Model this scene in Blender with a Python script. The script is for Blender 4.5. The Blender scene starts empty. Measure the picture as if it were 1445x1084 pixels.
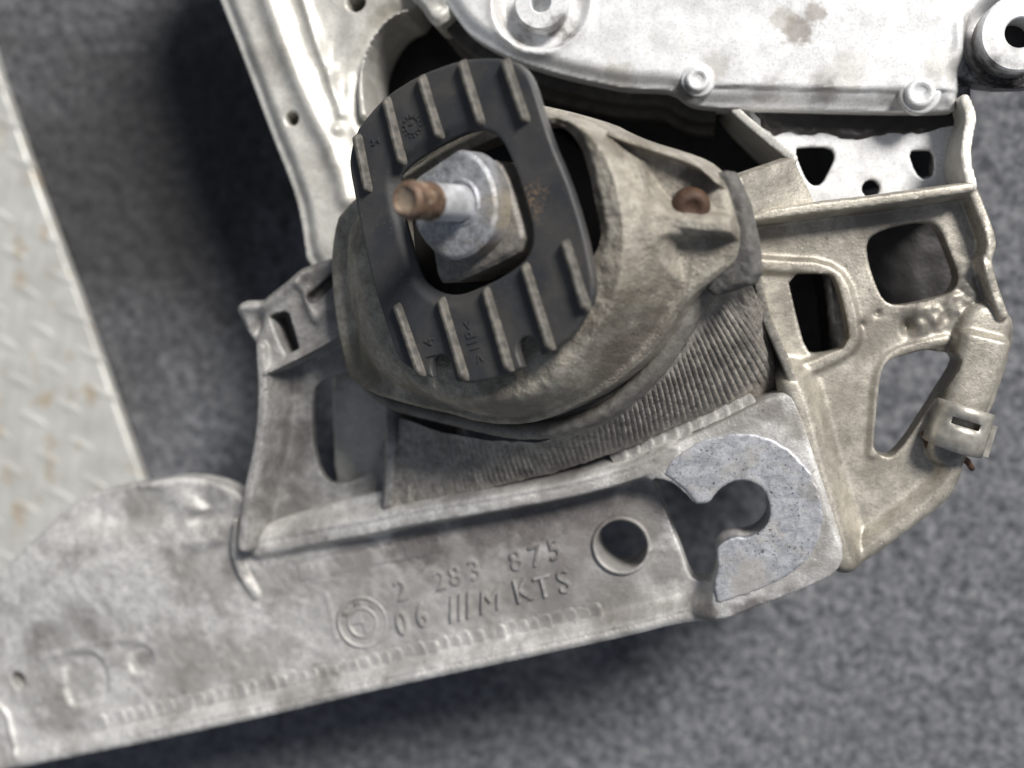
import bpy, bmesh, math, random
import numpy as np
from mathutils import Vector, Matrix

random.seed(4)
rng = np.random.default_rng(7)
scene = bpy.context.scene
COL = scene.collection
MM = 0.001

# ------------------------------------------------------------------ camera
F, CX, CY = 1600.0, 722.5, 542.0            # focal length and centre in photo pixels
NADIR = (980.0, 420.0)                      # where the vertical vanishes


def ray_cam(px, py):
    return np.array([(px - CX) / F, -(py - CY) / F, -1.0])


_d = ray_cam(*NADIR)
_zc = -_d / np.linalg.norm(_d)
_xc = np.array([1.0, 0, 0]) - _zc * _zc[0]
_xc /= np.linalg.norm(_xc)
_yc = np.cross(_zc, _xc)
R = np.stack([_xc, _yc, _zc])               # camera vector -> world vector
CAM = np.array([0.0, 0.0, 531.0])           # mm

cam_data = bpy.data.cameras.new("camera")
cam = bpy.data.objects.new("camera", cam_data)
COL.objects.link(cam)
_m = Matrix.Identity(4)
for i in range(3):
    for j in range(3):
        _m[i][j] = R[i][j]
    _m[i][3] = CAM[i] * MM
cam.matrix_world = _m
cam_data.sensor_width = 36.0
cam_data.lens = 36.0 * F / 1445.0
cam_data.clip_start = 0.01
cam_data.clip_end = 50.0
cam_data.dof.use_dof = True
cam_data.dof.focus_distance = 0.430
cam_data.dof.aperture_fstop = cam_data.lens / 10.8
scene.camera = cam

# ------------------------------------------------------------------ light
SUN_AZ = math.radians(50.0)     # from +x (photo right) towards +y (photo top)
SUN_EL = math.radians(43.0)
world = bpy.data.worlds.new("World")
scene.world = world
world.use_nodes = True
nt = world.node_tree
sky = nt.nodes.new("ShaderNodeTexSky")
sky.sky_type = 'NISHITA'
sky.sun_disc = False
sky.sun_elevation = SUN_EL
sky.sun_rotation = math.pi / 2 - SUN_AZ
hs = nt.nodes.new("ShaderNodeHueSaturation")      # thin bright cloud: a paler sky
hs.inputs["Saturation"].default_value = 0.5
nt.links.new(sky.outputs[0], hs.inputs["Color"])
nt.links.new(hs.outputs[0], nt.nodes["Background"].inputs[0])
nt.nodes["Background"].inputs[1].default_value = 0.06
sl = bpy.data.lights.new("sun", 'SUN')
sl.energy = 4.9
sl.angle = math.radians(16.0)
sl.color = (1.0, 0.965, 0.915)
sun = bpy.data.objects.new("sun", sl)
COL.objects.link(sun)
_sd = Vector((math.cos(SUN_AZ) * math.cos(SUN_EL), math.sin(SUN_AZ) * math.cos(SUN_EL), math.sin(SUN_EL)))
sun.rotation_euler = _sd.to_track_quat('Z', 'Y').to_euler()
vs = scene.view_settings
vs.view_transform = 'Standard'
vs.look = 'None'
vs.exposure = 0.08
vs.gamma = 1.0


# ------------------------------------------------------------------ unprojection to planes of the place
def P(px, py, z=0.0, bx=0.0, by=0.0):
    """pixel -> world point on the plane Z = z + bx*X + by*Y (mm)"""
    d = R @ ray_cam(px, py)
    t = (z + bx * CAM[0] + by * CAM[1] - CAM[2]) / (d[2] - bx * d[0] - by * d[1])
    return CAM + t * d


def PL(pts, z=0.0, bx=0.0, by=0.0):
    return np.array([P(p[0], p[1], z, bx, by)[:2] for p in pts])


# mount frame: the engine mount leans towards the photo's left
_r0 = ray_cam(655, 300)
_rh = -_r0 / np.linalg.norm(_r0)
_lat = np.array([-1.0, 0.05, 0.0])
_lat -= _rh * _lat.dot(_rh)
_lat /= np.linalg.norm(_lat)
TILT = math.radians(33)
N = R @ (math.cos(TILT) * _rh + math.sin(TILT) * _lat)
N /= np.linalg.norm(N)
U = R @ np.array([1.0, 0, 0])
U -= N * U.dot(N)
U /= np.linalg.norm(U)
V = np.cross(N, U)
O = CAM + 400.0 * (R @ _r0)


def Mp(px, py, w=0.0):
    d = R @ ray_cam(px, py)
    t = (w - (CAM - O).dot(N)) / d.dot(N)
    q = CAM + t * d - O
    return np.array([q.dot(U), q.dot(V)])


def ML(pts, w=0.0):
    return np.array([Mp(p[0], p[1], w) for p in pts])


def mount_to_world(v):
    return O + v[:, :1] * U + v[:, 1:2] * V + v[:, 2:3] * N


# ------------------------------------------------------------------ 2D/3D field helpers
def chaikin(p, n=2, closed=True):
    p = np.asarray(p, float)
    for _ in range(n):
        if closed:
            q = np.roll(p, -1, axis=0)
            a, b = p * .75 + q * .25, p * .25 + q * .75
            p = np.stack([a, b], 1).reshape(-1, 2)
        else:
            a, b = p[:-1] * .75 + p[1:] * .25, p[:-1] * .25 + p[1:] * .75
            p = np.concatenate([p[:1], np.stack([a, b], 1).reshape(-1, 2), p[-1:]])
    return p


def sdf_poly(X, Y, pts, smooth=2):
    p = chaikin(pts, smooth) if smooth else np.asarray(pts, float)
    X, Y = np.broadcast_arrays(X, Y)
    d = np.full(X.shape, 1e18)
    s = np.zeros(X.shape, bool)
    for (ax, ay), (bx, by) in zip(p, np.roll(p, -1, axis=0)):
        ex, ey = bx - ax, by - ay
        wx, wy = X - ax, Y - ay
        t = np.clip((wx * ex + wy * ey) / (ex * ex + ey * ey + 1e-12), 0, 1)
        dx, dy = wx - ex * t, wy - ey * t
        d = np.minimum(d, dx * dx + dy * dy)
        c = ((ay > Y) != (by > Y)) & (wx < ex * wy / (ey if abs(ey) > 1e-12 else 1e-12))
        s ^= c
    d = np.sqrt(d)
    return np.where(s, -d, d)


def line_dist(X, Y, pts, smooth=2):
    """distance to an open polyline, side (+ = left of travel) and 0..1 position along it"""
    p = chaikin(pts, smooth, False) if smooth else np.asarray(pts, float)
    X, Y = np.broadcast_arrays(X, Y)
    seg = np.linalg.norm(np.diff(p, axis=0), axis=1)
    L = np.concatenate([[0], np.cumsum(seg)])
    d = np.full(X.shape, 1e18)
    sd = np.zeros(X.shape)
    ar = np.zeros(X.shape)
    for i in range(len(p) - 1):
        ax, ay = p[i]
        ex, ey = p[i + 1] - p[i]
        wx, wy = X - ax, Y - ay
        t = np.clip((wx * ex + wy * ey) / (ex * ex + ey * ey + 1e-12), 0, 1)
        q = (wx - ex * t) ** 2 + (wy - ey * t) ** 2
        m = q < d
        d = np.where(m, q, d)
        sd = np.where(m, np.sign(ex * wy - ey * wx), sd)
        ar = np.where(m, (L[i] + t * seg[i]) / L[-1], ar)
    return np.sqrt(d), sd, ar


def ss(a, b, x):
    t = np.clip((x - a) / (b - a), 0, 1)
    return t * t * (3 - 2 * t)


def smax(a, b, k):
    h = np.clip(0.5 + 0.5 * (a - b) / k, 0, 1)
    return b + (a - b) * h + k * h * (1 - h)


def smin(a, b, k):
    return -smax(-a, -b, k)


def blob(X, Y, c, rx, ry, ang=0.0):
    ca, sa = math.cos(ang), math.sin(ang)
    x, y = X - c[0], Y - c[1]
    a, b = (x * ca + y * sa) / rx, (-x * sa + y * ca) / ry
    return np.exp(-(a * a + b * b))


def vnoise(X, Y, scale, seed=0):
    """smooth value noise in 2D, -1..1"""
    g = np.random.default_rng(seed).uniform(-1, 1, (64, 64))
    x, y = X / scale + 1000.3, Y / scale + 1000.7
    xi, yi = np.floor(x).astype(int), np.floor(y).astype(int)
    fx, fy = x - xi, y - yi
    fx, fy = fx * fx * (3 - 2 * fx), fy * fy * (3 - 2 * fy)
    a, b = g[xi % 64, yi % 64], g[(xi + 1) % 64, yi % 64]
    c, d = g[xi % 64, (yi + 1) % 64], g[(xi + 1) % 64, (yi + 1) % 64]
    return (a * (1 - fx) + b * fx) * (1 - fy) + (c * (1 - fx) + d * fx) * fy


def surface_nets(f, org, h):
    f = f.astype(np.float32)
    big = np.float32(h)
    for ax in range(3):
        sl_ = [slice(None)] * 3
        for e in (0, -1):
            sl_[ax] = e
            f[tuple(sl_)] = np.maximum(f[tuple(sl_)], big)
    s = f < 0
    cnt = np.zeros(tuple(n - 1 for n in f.shape), np.int8)
    offs = [(i, j, k) for i in (0, 1) for j in (0, 1) for k in (0, 1)]
    nx, ny, nz = cnt.shape
    for i, j, k in offs:
        cnt += s[i:i + nx, j:j + ny, k:k + nz]
    I, J, K = np.nonzero((cnt > 0) & (cnt < 8))
    idx = np.full(cnt.shape, -1, np.int32)
    idx[I, J, K] = np.arange(len(I))
    cv = {o: f[I + o[0], J + o[1], K + o[2]] for o in offs}
    acc = np.zeros((len(I), 3), np.float32)
    n = np.zeros(len(I), np.float32)
    for o in offs:
        for ax in range(3):
            if o[ax] == 0:
                q = list(o)
                q[ax] = 1
                a, b = cv[o], cv[tuple(q)]
                m = (a < 0) != (b < 0)
                t = np.where(m, a / np.where(m, a - b, 1), 0)
                for c in range(3):
                    acc[:, c] += np.where(m, (t if c == ax else o[c]), 0)
                n += m
    verts = acc / n[:, None] + np.stack([I, J, K], 1)
    verts = verts * h + np.asarray(org)
    quads = []
    for ax in range(3):
        b, c = (ax + 1) % 3, (ax + 2) % 3
        lo = [slice(None)] * 3
        hi = [slice(None)] * 3
        lo[ax] = slice(0, -1)
        hi[ax] = slice(1, None)
        A, B = s[tuple(lo)], s[tuple(hi)]
        e = np.stack(np.nonzero(A != B), 1)
        ok = (e[:, b] > 0) & (e[:, c] > 0) & (e[:, b] < f.shape[b] - 1) & (e[:, c] < f.shape[c] - 1)
        e = e[ok]
        sg = A[e[:, 0], e[:, 1], e[:, 2]]
        q = []
        for db, dc in ((-1, -1), (0, -1), (0, 0), (-1, 0)):
            t = e.copy()
            t[:, b] += db
            t[:, c] += dc
            q.append(idx[t[:, 0], t[:, 1], t[:, 2]])
        q = np.stack(q, 1)
        q[~sg] = q[~sg][:, ::-1]
        quads.append(q)
    return verts, np.concatenate(quads)


def mesh_np(name, verts, quads, smooth=True):
    me = bpy.data.meshes.new(name)
    verts = np.asarray(verts, np.float32)
    quads = np.asarray(quads, np.int32)
    k = quads.shape[1]
    me.vertices.add(len(verts))
    me.vertices.foreach_set("co", verts.ravel())
    me.loops.add(quads.size)
    me.loops.foreach_set("vertex_index", quads.ravel())
    me.polygons.add(len(quads))
    me.polygons.foreach_set("loop_start", np.arange(0, quads.size, k, dtype=np.int32))
    me.polygons.foreach_set("loop_total", np.full(len(quads), k, np.int32))
    if smooth:
        me.polygons.foreach_set("use_smooth", np.ones(len(quads), bool))
    me.update(calc_edges=True)
    me.validate()
    return me


# ------------------------------------------------------------------ objects
def thing(name, label, cat, loc, group=None):
    o = bpy.data.objects.new(name, None)
    COL.objects.link(o)
    o.empty_display_size = 0.02
    o.location = Vector(loc) * MM
    o['label'] = label
    o['category'] = cat
    if group:
        o['group'] = group
    return o


def world_loc(o):
    v = Vector(o.location)
    while o.parent:
        o = o.parent
        v += o.location
    return v


def link(name, me, mat, parent=None, label=None, kind=None):
    """mesh data is in world metres; the object is shifted so that its parent's place cancels out"""
    o = bpy.data.objects.new(name, me)
    COL.objects.link(o)
    if mat is not None and not me.materials:
        me.materials.append(mat)
    if parent:
        o.parent = parent
        o.location = -world_loc(parent)
    if label:
        o['label'] = label
    if kind:
        o['kind'] = kind
    return o


def field_part(name, mat, parent, bbox, res, fn, to_world=None, label=None):
    (x0, x1), (y0, y1), (z0, z1) = bbox
    x = np.arange(x0, x1 + res, res)
    y = np.arange(y0, y1 + res, res)
    z = np.arange(z0, z1 + res, res)
    X2, Y2 = np.meshgrid(x, y, indexing='ij')
    f = fn(X2, Y2, z[None, None, :].astype(np.float32))
    v, q = surface_nets(f, (x0, y0, z0), res)
    if to_world is not None:
        v = to_world(v)
    return link(name, mesh_np(name, v * MM, q), mat, parent, label)


def bounds(pts, pad=3):
    p = np.asarray(pts)
    return (p[:, 0].min() - pad, p[:, 0].max() + pad), (p[:, 1].min() - pad, p[:, 1].max() + pad)


def relief(top, bot, out, Z, slope=0.8):
    """solid between two height maps inside a 2D outline"""
    t = np.float32
    f = np.maximum(Z - top[:, :, None].astype(t), bot[:, :, None].astype(t) - Z)
    return np.maximum(f * t(slope), out[:, :, None].astype(t))


def tube_verts(path, radius, seg=12):
    """swept tube through world points (mm)"""
    path = [Vector(p) for p in path]
    rad = radius if hasattr(radius, '__len__') else [radius] * len(path)
    vs_, fs = [], []
    up = None
    for i, p in enumerate(path):
        d = (path[min(i + 1, len(path) - 1)] - path[max(i - 1, 0)]).normalized()
        if up is None:
            up = d.orthogonal().normalized()
        up = (up - d * up.dot(d)).normalized()
        sd = d.cross(up)
        for k in range(seg):
            a = 2 * math.pi * k / seg
            vs_.append(p + (up * math.cos(a) + sd * math.sin(a)) * rad[i])
    for i in range(len(path) - 1):
        for k in range(seg):
            fs.append((i * seg + k, i * seg + (k + 1) % seg, (i + 1) * seg + (k + 1) % seg, (i + 1) * seg + k))
    fs.append(tuple(reversed(range(seg))))
    fs.append(tuple(range((len(path) - 1) * seg, len(path) * seg)))
    return vs_, fs


def py_mesh(name, verts, faces, smooth=True):
    me = bpy.data.meshes.new(name)
    me.from_pydata([tuple(Vector(v) * MM) for v in verts], [], faces)
    if smooth:
        for p in me.polygons:
            p.use_smooth = True
    me.update()
    return me


def lathe(profile, origin, axis, seg=48, ref=None):
    """profile of (radius, height) along an axis; world mm"""
    ax = Vector(axis).normalized()
    u = Vector(ref) if ref is not None else ax.orthogonal()
    u = (u - ax * u.dot(ax)).normalized()
    v = ax.cross(u)
    o = Vector(origin)
    vs_, fs = [], []
    for r, h in profile:
        for k in range(seg):
            a = 2 * math.pi * k / seg
            vs_.append(o + ax * h + (u * math.cos(a) + v * math.sin(a)) * r)
    n = len(profile)
    for i in range(n - 1):
        for k in range(seg):
            fs.append((i * seg + k, i * seg + (k + 1) % seg, (i + 1) * seg + (k + 1) % seg, (i + 1) * seg + k))
    fs.append(tuple(reversed(range(seg))))
    fs.append(tuple(range((n - 1) * seg, n * seg)))
    return vs_, fs


def sharpen(o, angle=35):
    me = o.data
    bm = bmesh.new()
    bm.from_mesh(me)
    for e in bm.edges:
        if len(e.link_faces) == 2 and e.calc_face_angle(0) > math.radians(angle):
            e.smooth = False
    bm.to_mesh(me)
    bm.free()


# ------------------------------------------------------------------ materials
def lin(c):
    return tuple(((x / 255 + 0.055) / 1.055) ** 2.4 if x > 10 else x / 255 / 12.92 for x in c)


class Mat:
    def __init__(self, name, rough=0.6, metal=0.0, spec=0.5):
        self.m = bpy.data.materials.new(name)
        self.m.use_nodes = True
        self.t = self.m.node_tree
        self.b = self.t.nodes["Principled BSDF"]
        self.b.inputs["Roughness"].default_value = rough
        self.b.inputs["Metallic"].default_value = metal
        self.b.inputs["Specular IOR Level"].default_value = spec
        tc = self.t.nodes.new("ShaderNodeNewGeometry")
        self.co = tc.outputs["Position"]
        self.h = None

    def n(self, kind, **kw):
        nd = self.t.nodes.new(kind)
        for k, v in kw.items():
            setattr(nd, k, v)
        return nd

    def noise(self, size_mm, detail=4, rough=0.55, dist=0.0, stretch=None, off=0.0):
        nd = self.n("ShaderNodeTexNoise")
        nd.inputs["Scale"].default_value = 1000.0 / size_mm
        nd.inputs["Detail"].default_value = detail
        nd.inputs["Roughness"].default_value = rough
        nd.inputs["Distortion"].default_value = dist
        mp = self.n("ShaderNodeMapping")
        mp.inputs["Location"].default_value = (off, off * .7, off * 1.3)
        if stretch:
            mp.inputs["Rotation"].default_value = (0, 0, stretch[1])
            mp.inputs["Scale"].default_value = stretch[0]
        self.t.links.new(self.co, mp.inputs[0])
        self.t.links.new(mp.outputs[0], nd.inputs["Vector"])
        return nd.outputs["Fac"]

    def ramp(self, fac, lo, hi):
        r = self.n("ShaderNodeMapRange")
        r.interpolation_type = 'SMOOTHSTEP'
        r.inputs["From Min"].default_value = lo
        r.inputs["From Max"].default_value = hi
        self.t.links.new(fac, r.inputs["Value"])
        return r.outputs[0]

    def math(self, op, a, b):
        m = self.n("ShaderNodeMath", operation=op)
        for i, x in enumerate((a, b)):
            if isinstance(x, (int, float)):
                m.inputs[i].default_value = x
            else:
                self.t.links.new(x, m.inputs[i])
        return m.outputs[0]

    def mix(self, fac, a, b, mode='MIX'):
        m = self.n("ShaderNodeMix", data_type='RGBA', blend_type=mode)
        for s, x in ((m.inputs[0], fac), (m.inputs[6], a), (m.inputs[7], b)):
            if isinstance(x, (int, float)):
                s.default_value = x
            elif isinstance(x, tuple):
                s.default_value = (*x, 1.0)
            else:
                self.t.links.new(x, s)
        return m.outputs[2]

    def color(self, c):
        if isinstance(c, tuple):
            self.b.inputs["Base Color"].default_value = (*c, 1)
        else:
            self.t.links.new(c, self.b.inputs["Base Color"])

    def rough(self, r):
        self.t.links.new(r, self.b.inputs["Roughness"])

    def bump(self, h, dist_mm, strength=1.0):
        bn = self.n("ShaderNodeBump")
        bn.inputs["Strength"].default_value = strength
        bn.inputs["Distance"].default_value = dist_mm * MM
        self.t.links.new(h, bn.inputs["Height"])
        if self.h is not None:
            self.t.links.new(self.h, bn.inputs["Normal"])
        self.h = bn.outputs[0]
        self.t.links.new(self.h, self.b.inputs["Normal"])

    def range(self, fac, lo, hi):
        r = self.n("ShaderNodeMapRange")
        r.inputs["To Min"].default_value = lo
        r.inputs["To Max"].default_value = hi
        self.t.links.new(fac, r.inputs["Value"])
        return r.outputs[0]

    def spot(self, world_mm, radius_mm, soft=0.5):
        """1 inside a ragged stain or painted shade round a place, 0 outside"""
        vm = self.n("ShaderNodeVectorMath", operation='DISTANCE')
        self.t.links.new(self.co, vm.inputs[0])
        vm.inputs[1].default_value = tuple(Vector(world_mm) * MM)
        d = self.math('MULTIPLY', vm.outputs["Value"], 1000.0 / radius_mm)
        d = self.math('ADD', d, self.math('MULTIPLY', self.math('SUBTRACT', self.noise(radius_mm * .5, 4), 0.5), 1.6))
        return self.ramp(d, 1.0 + soft * .5, 1.0 - soft)


def cast_metal(name, light, dark, grime, grime_amt=0.5, rough=0.55, metal=0.35, grain=1.0, off=0.0, spots=()):
    m = Mat(name, rough, metal)
    big = m.noise(28, 5, 0.6, 0.4, off=off)
    mid = m.noise(5, 6, 0.65, off=off + .1)
    fine = m.noise(1.1, 4, 0.7, off=off)
    c = m.mix(m.ramp(mid, 0.30, 0.70), dark, light)
    c = m.mix(m.math('MULTIPLY', m.ramp(big, 0.50 - .12 * grime_amt, 0.72), grime_amt), c, grime)
    sp = m.ramp(m.noise(2.2, 4, 0.75, off=off + .3), 0.57, 0.68)
    patch = m.ramp(m.noise(14, 3, off=off + .7), 0.42, 0.62)
    c = m.mix(m.math('MULTIPLY', m.math('MULTIPLY', sp, patch), 0.65 * grime_amt + .1), c, tuple(x * .35 for x in grime))
    lt = m.ramp(m.noise(1.8, 4, 0.75, off=off + .9), 0.60, 0.70)
    c = m.mix(m.math('MULTIPLY', lt, 0.45), c, tuple(min(1, x * 1.6) for x in light))
    for w, r, col, amt in spots:
        c = m.mix(m.math('MULTIPLY', m.spot(w, r), amt), c, col)
    c = m.mix(m.math('MULTIPLY', m.ramp(fine, .48, .66), .42), c, tuple(x * .55 for x in dark))
    m.color(c)
    m.rough(m.range(mid, rough - .12, rough + .16))
    m.bump(mid, 0.45 * grain, 0.6)
    m.bump(fine, 0.26 * grain, 0.9)
    return m.m


# ------------------------------------------------------------------ heights of the place (mm)
FZ = -68.0                                   # carpet
BZ, BBX = 62.5, 0.055                         # crossmember floor: Z = BZ + BBX*X


def B(pts, dz=0.0):
    return PL(pts, BZ + dz, BBX)


def Bz(px, py, dz=0.0):
    return P(px, py, BZ + dz, BBX)


M_alu = cast_metal("cast_aluminium", (.70, .69, .67), (.52, .51, .495), (.20, .185, .17), .85, rough=.5, metal=.35, off=0.2,
                   spots=[(tuple(Bz(265, 935)), 20, (.24, .225, .205), .6), (tuple(Bz(345, 935)), 17, (.25, .235, .215), .55), (tuple(Bz(205, 930, -1)), 5, (.2, .19, .17), .7), (tuple(Bz(400, 905)), 10, (.27, .255, .24), .5), (tuple(Bz(300, 800)), 14, (.3, .29, .275), .5), (tuple(Bz(205, 712)), 13, (.24, .23, .21), .65), (tuple(Bz(305, 702)), 8, (.22, .22, .22), .6), (tuple(Bz(120, 960, -1)), 9, (.33, .32, .30), .6), (tuple(Bz(790, 830)), 18, (.20, .19, .18), .6), (tuple(Bz(560, 900)), 22, (.30, .29, .28), .5), (tuple(Bz(480, 810)), 30, (.33, .32, .31), .5), (tuple(Bz(620, 850)), 26, (.30, .29, .28), .55), (tuple(Bz(730, 800)), 26, (.27, .255, .245), .55), (tuple(Bz(850, 790)), 20, (.24, .225, .215), .5), (tuple(Bz(800, 720)), 26, (.2, .18, .17), .6), (tuple(Bz(640, 770)), 20, (.24, .225, .21), .5), (tuple(Bz(500, 785)), 13, (.17, .15, .145), .6), (tuple(Bz(590, 765)), 15, (.12, .105, .10), .8), (tuple(Bz(690, 742)), 16, (.12, .105, .10), .8), (tuple(Bz(760, 725)), 14, (.12, .105, .10), .8), (tuple(Bz(1060, 862, 10)), 9, (.12, .10, .10), .8), (tuple(Bz(1000, 866, 10)), 6, (.16, .14, .12), .7), (tuple(Bz(1130, 600, 14)), 7, (.2, .18, .15), .6), (tuple(Bz(940, 645, 14)), 6, (.18, .16, .14), .6),  # spots below the upper rim: grime plus the rim's shadow painted in
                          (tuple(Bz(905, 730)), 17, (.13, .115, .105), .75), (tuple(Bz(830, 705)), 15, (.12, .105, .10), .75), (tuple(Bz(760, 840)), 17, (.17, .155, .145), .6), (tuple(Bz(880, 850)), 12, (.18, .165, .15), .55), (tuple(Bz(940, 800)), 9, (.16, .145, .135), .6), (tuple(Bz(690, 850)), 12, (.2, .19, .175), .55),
                          (tuple(Bz(330, 800)), 8, (.22, .2, .19), .5), (tuple(Bz(1090, 580, 14)), 6, (.16, .14, .13), .7)])
M_alu_tower = cast_metal("cast_aluminium_dirty", (.46, .45, .435), (.27, .265, .255), (.12, .11, .105), .95, off=1.7)
M_alu_side = cast_metal("cast_aluminium_tan", (.54, .505, .435), (.36, .335, .29), (.17, .155, .13), .8, rough=.44, metal=.5, grain=.6, off=3.1,
                        spots=[(tuple(P(1225, 470, 66)), 11, (.20, .18, .155), .75), (tuple(P(1240, 320, 60)), 17, (.17, .15, .13), .6), (tuple(P(1290, 445, 62)), 9, (.16, .145, .125), .6), (tuple(P(1190, 560, 66)), 9, (.30, .27, .22), .5), (tuple(P(1340, 672, 60)), 6, (.15, .13, .11), .6), (tuple(P(1085, 340, 66)), 9, (.2, .18, .15), .6)])
M_alu_rail = cast_metal("cast_aluminium_pale", (.68, .665, .62), (.56, .545, .50), (.30, .27, .22), .45, rough=.45, metal=.3, grain=.5, off=4.4)
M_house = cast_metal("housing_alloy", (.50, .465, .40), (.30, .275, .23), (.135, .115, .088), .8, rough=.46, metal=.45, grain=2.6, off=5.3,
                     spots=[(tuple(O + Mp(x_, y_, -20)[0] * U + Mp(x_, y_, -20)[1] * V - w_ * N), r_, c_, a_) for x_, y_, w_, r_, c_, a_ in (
                         (720, 575, 20, 15, (.12, .10, .085), .65), (600, 560, 20, 12, (.13, .115, .08), .6), (870, 525, 22, 13, (.15, .12, .095), .6), (510, 500, 25, 12, (.16, .15, .10), .55),
                         (965, 258, 32, 8, (.085, .072, .062), .7), (1000, 345, 32, 7, (.10, .085, .07), .6), (905, 470, 28, 8, (.16, .135, .11), .5))])  # the spots in the two foot pockets paint pocket shade into the colour
M_lip = cast_metal("dark_flange", (.27, .25, .225), (.16, .15, .135), (.07, .06, .052), .7, rough=.5, metal=.2, off=6.1)
M_gasket = cast_metal("grey_gritty_flange", (.16, .155, .145), (.085, .082, .078), (.05, .046, .04), .7, rough=.8, metal=.0, grain=2.2, off=6.9)
M_pad = cast_metal("dirty_weld", (.50, .46, .41), (.25, .23, .205), (.10, .09, .08), .6, rough=.5, metal=.35, grain=1.6, off=7.7)
M_steel = cast_metal("zinc_plated_steel", (.50, .53, .60), (.36, .39, .46), (.36, .35, .33), .5, rough=.42, metal=.5, grain=.9, off=8.2)
def steel_mat():
    m = Mat("zinc_plated_steel", 0.45, 0.4)
    a, b_, f_ = m.noise(9, 6, .7, .6), m.noise(4.5, 5, .65, .5), m.noise(.7, 3)
    sc = m.noise(1.2, 3, .6, stretch=((.12, 1.6, 1), .6))
    c = m.mix(m.ramp(b_, .34, .66), (.34, .352, .385), (.53, .54, .575))
    c = m.mix(m.math('MULTIPLY', m.ramp(a, .50, .66), .75), c, (.50, .48, .45))
    c = m.mix(m.math('MULTIPLY', m.ramp(m.noise(2.4, 4, .7, off=.4), .63, .70), .85), c, (.10, .10, .105))
    c = m.mix(m.math('MULTIPLY', m.ramp(sc, .56, .68), .4), c, (.66, .68, .72))
    c = m.mix(m.math('MULTIPLY', m.ramp(m.noise(1.1, 3, .6, off=.8), .66, .72), .8), c, (.72, .73, .76))
    c = m.mix(m.math('MULTIPLY', m.ramp(m.noise(15, 4, .6, off=.6), .58, .70), .6), c, (.30, .28, .26))
    gr = m.noise(1.2, 4, .75, off=1.3)
    c = m.mix(m.math('MULTIPLY', m.ramp(gr, .5, .62), .4), c, (.20, .20, .205))
    c = m.mix(m.math('MULTIPLY', m.ramp(m.noise(1.4, 3, .7, off=2.1), .62, .66), .9), c, (.05, .05, .05))
    c = m.mix(m.math('MULTIPLY', m.spot(tuple(Bz(1060, 815, 14)), 10), .6), c, (.46, .43, .38))
    c = m.mix(m.math('MULTIPLY', m.spot(tuple(Bz(1150, 690, 14)), 6), .6), c, (.25, .235, .21))
    m.color(c)
    m.rough(m.range(b_, .3, .6))
    m.bump(b_, .35, .7)
    m.bump(f_, .12, .7)
    return m.m


M_steel = steel_mat()
M_boss = cast_metal("galvanised_steel", (.48, .49, .52), (.23, .235, .25), (.30, .26, .18), .45, rough=.42, metal=.45, grain=1.5, off=9.3,
                    spots=[(tuple(O + 17 * U + 0 * V + 1 * N), 8, (.46, .40, .30), .75), (tuple(O + 10 * U - 12 * V + 1 * N), 7, (.30, .24, .17), .7), (tuple(O + 6 * U + 1 * V + 8 * N), 7, (.52, .53, .57), .5)])
M_panel = cast_metal("bright_alloy", (.88, .885, .89), (.76, .765, .77), (.66, .62, .55), .30, rough=.38, metal=.25, grain=.22, off=10.4,
                     spots=[(tuple(P(1125, 45, 62)), 6, (.22, .18, .14), .75), (tuple(P(1150, 18, 62)), 5, (.25, .21, .17), .7), (tuple(P(1105, 25, 62)), 5, (.4, .36, .3), .6), (tuple(P(1165, 130, 62)), 5, (.25, .23, .2), .7), (tuple(P(1405, 112, 50)), 19, (.03, .028, .03), .95), (tuple(P(1425, 140, 46)), 12, (.03, .028, .03), .95), (tuple(P(1372, 50, 54)), 8, (.16, .14, .12), .8), (tuple(P(790, 40, 62)), 7, (.12, .11, .10), .8), (tuple(P(735, 45, 62)), 6, (.3, .27, .24), .7), (tuple(P(965, 130, 60)), 5, (.08, .07, .07), .8), (tuple(P(1010, 95, 62)), 6, (.45, .42, .38), .6), (tuple(P(1190, 105, 62)), 10, (.5, .47, .42), .5), (tuple(P(1080, 128, 60)), 6, (.35, .33, .31), .6), (tuple(P(1160, 128, 60)), 7, (.28, .27, .26), .6), (tuple(P(1260, 140, 60)), 6, (.4, .38, .36), .6), (tuple(P(870, 112, 60)), 8, (.5, .48, .42), .6), (tuple(P(1330, 90, 62)), 8, (.5, .47, .42), .5), (tuple(P(700, 20, 62)), 8, (.55, .53, .5), .5)])  # dark spots round the bosses paint the shade of their recesses
M_rust = cast_metal("rusty_steel", (.21, .115, .065), (.085, .046, .03), (.045, .027, .02), .8, rough=.6, metal=.3, grain=1.2, off=11.5)


def rubber_mat():
    m = Mat("black_rubber", 0.5, 0.0, 0.45)
    big, mid, fine = m.noise(22, 5, .6, .5), m.noise(4, 5, .6), m.noise(.6, 3)
    c = m.mix(m.ramp(big, .38, .7), (.036, .038, .042), (.066, .063, .060))
    c = m.mix(m.math('MULTIPLY', m.ramp(mid, .55, .75), .35), c, (.075, .066, .052))
    dust = m.ramp(m.noise(1.0, 3, .6, off=.4), .62, .72)
    dpatch = m.ramp(m.noise(18, 3, off=.2), .40, .65)
    c = m.mix(m.math('MULTIPLY', m.math('MULTIPLY', dust, dpatch), .6), c, (.20, .17, .12))
    d2 = m.math('MULTIPLY', m.spot(tuple(O + U * 27 + V * 4), 7), m.ramp(m.noise(1.1, 3, off=.8), .48, .6))
    c = m.mix(m.math('MULTIPLY', d2, .7), c, (.22, .15, .09))
    m.color(c)
    m.rough(m.range(mid, .38, .62))
    m.bump(fine, .06, .6)
    m.bump(mid, .10, .4)
    return m.m


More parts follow.
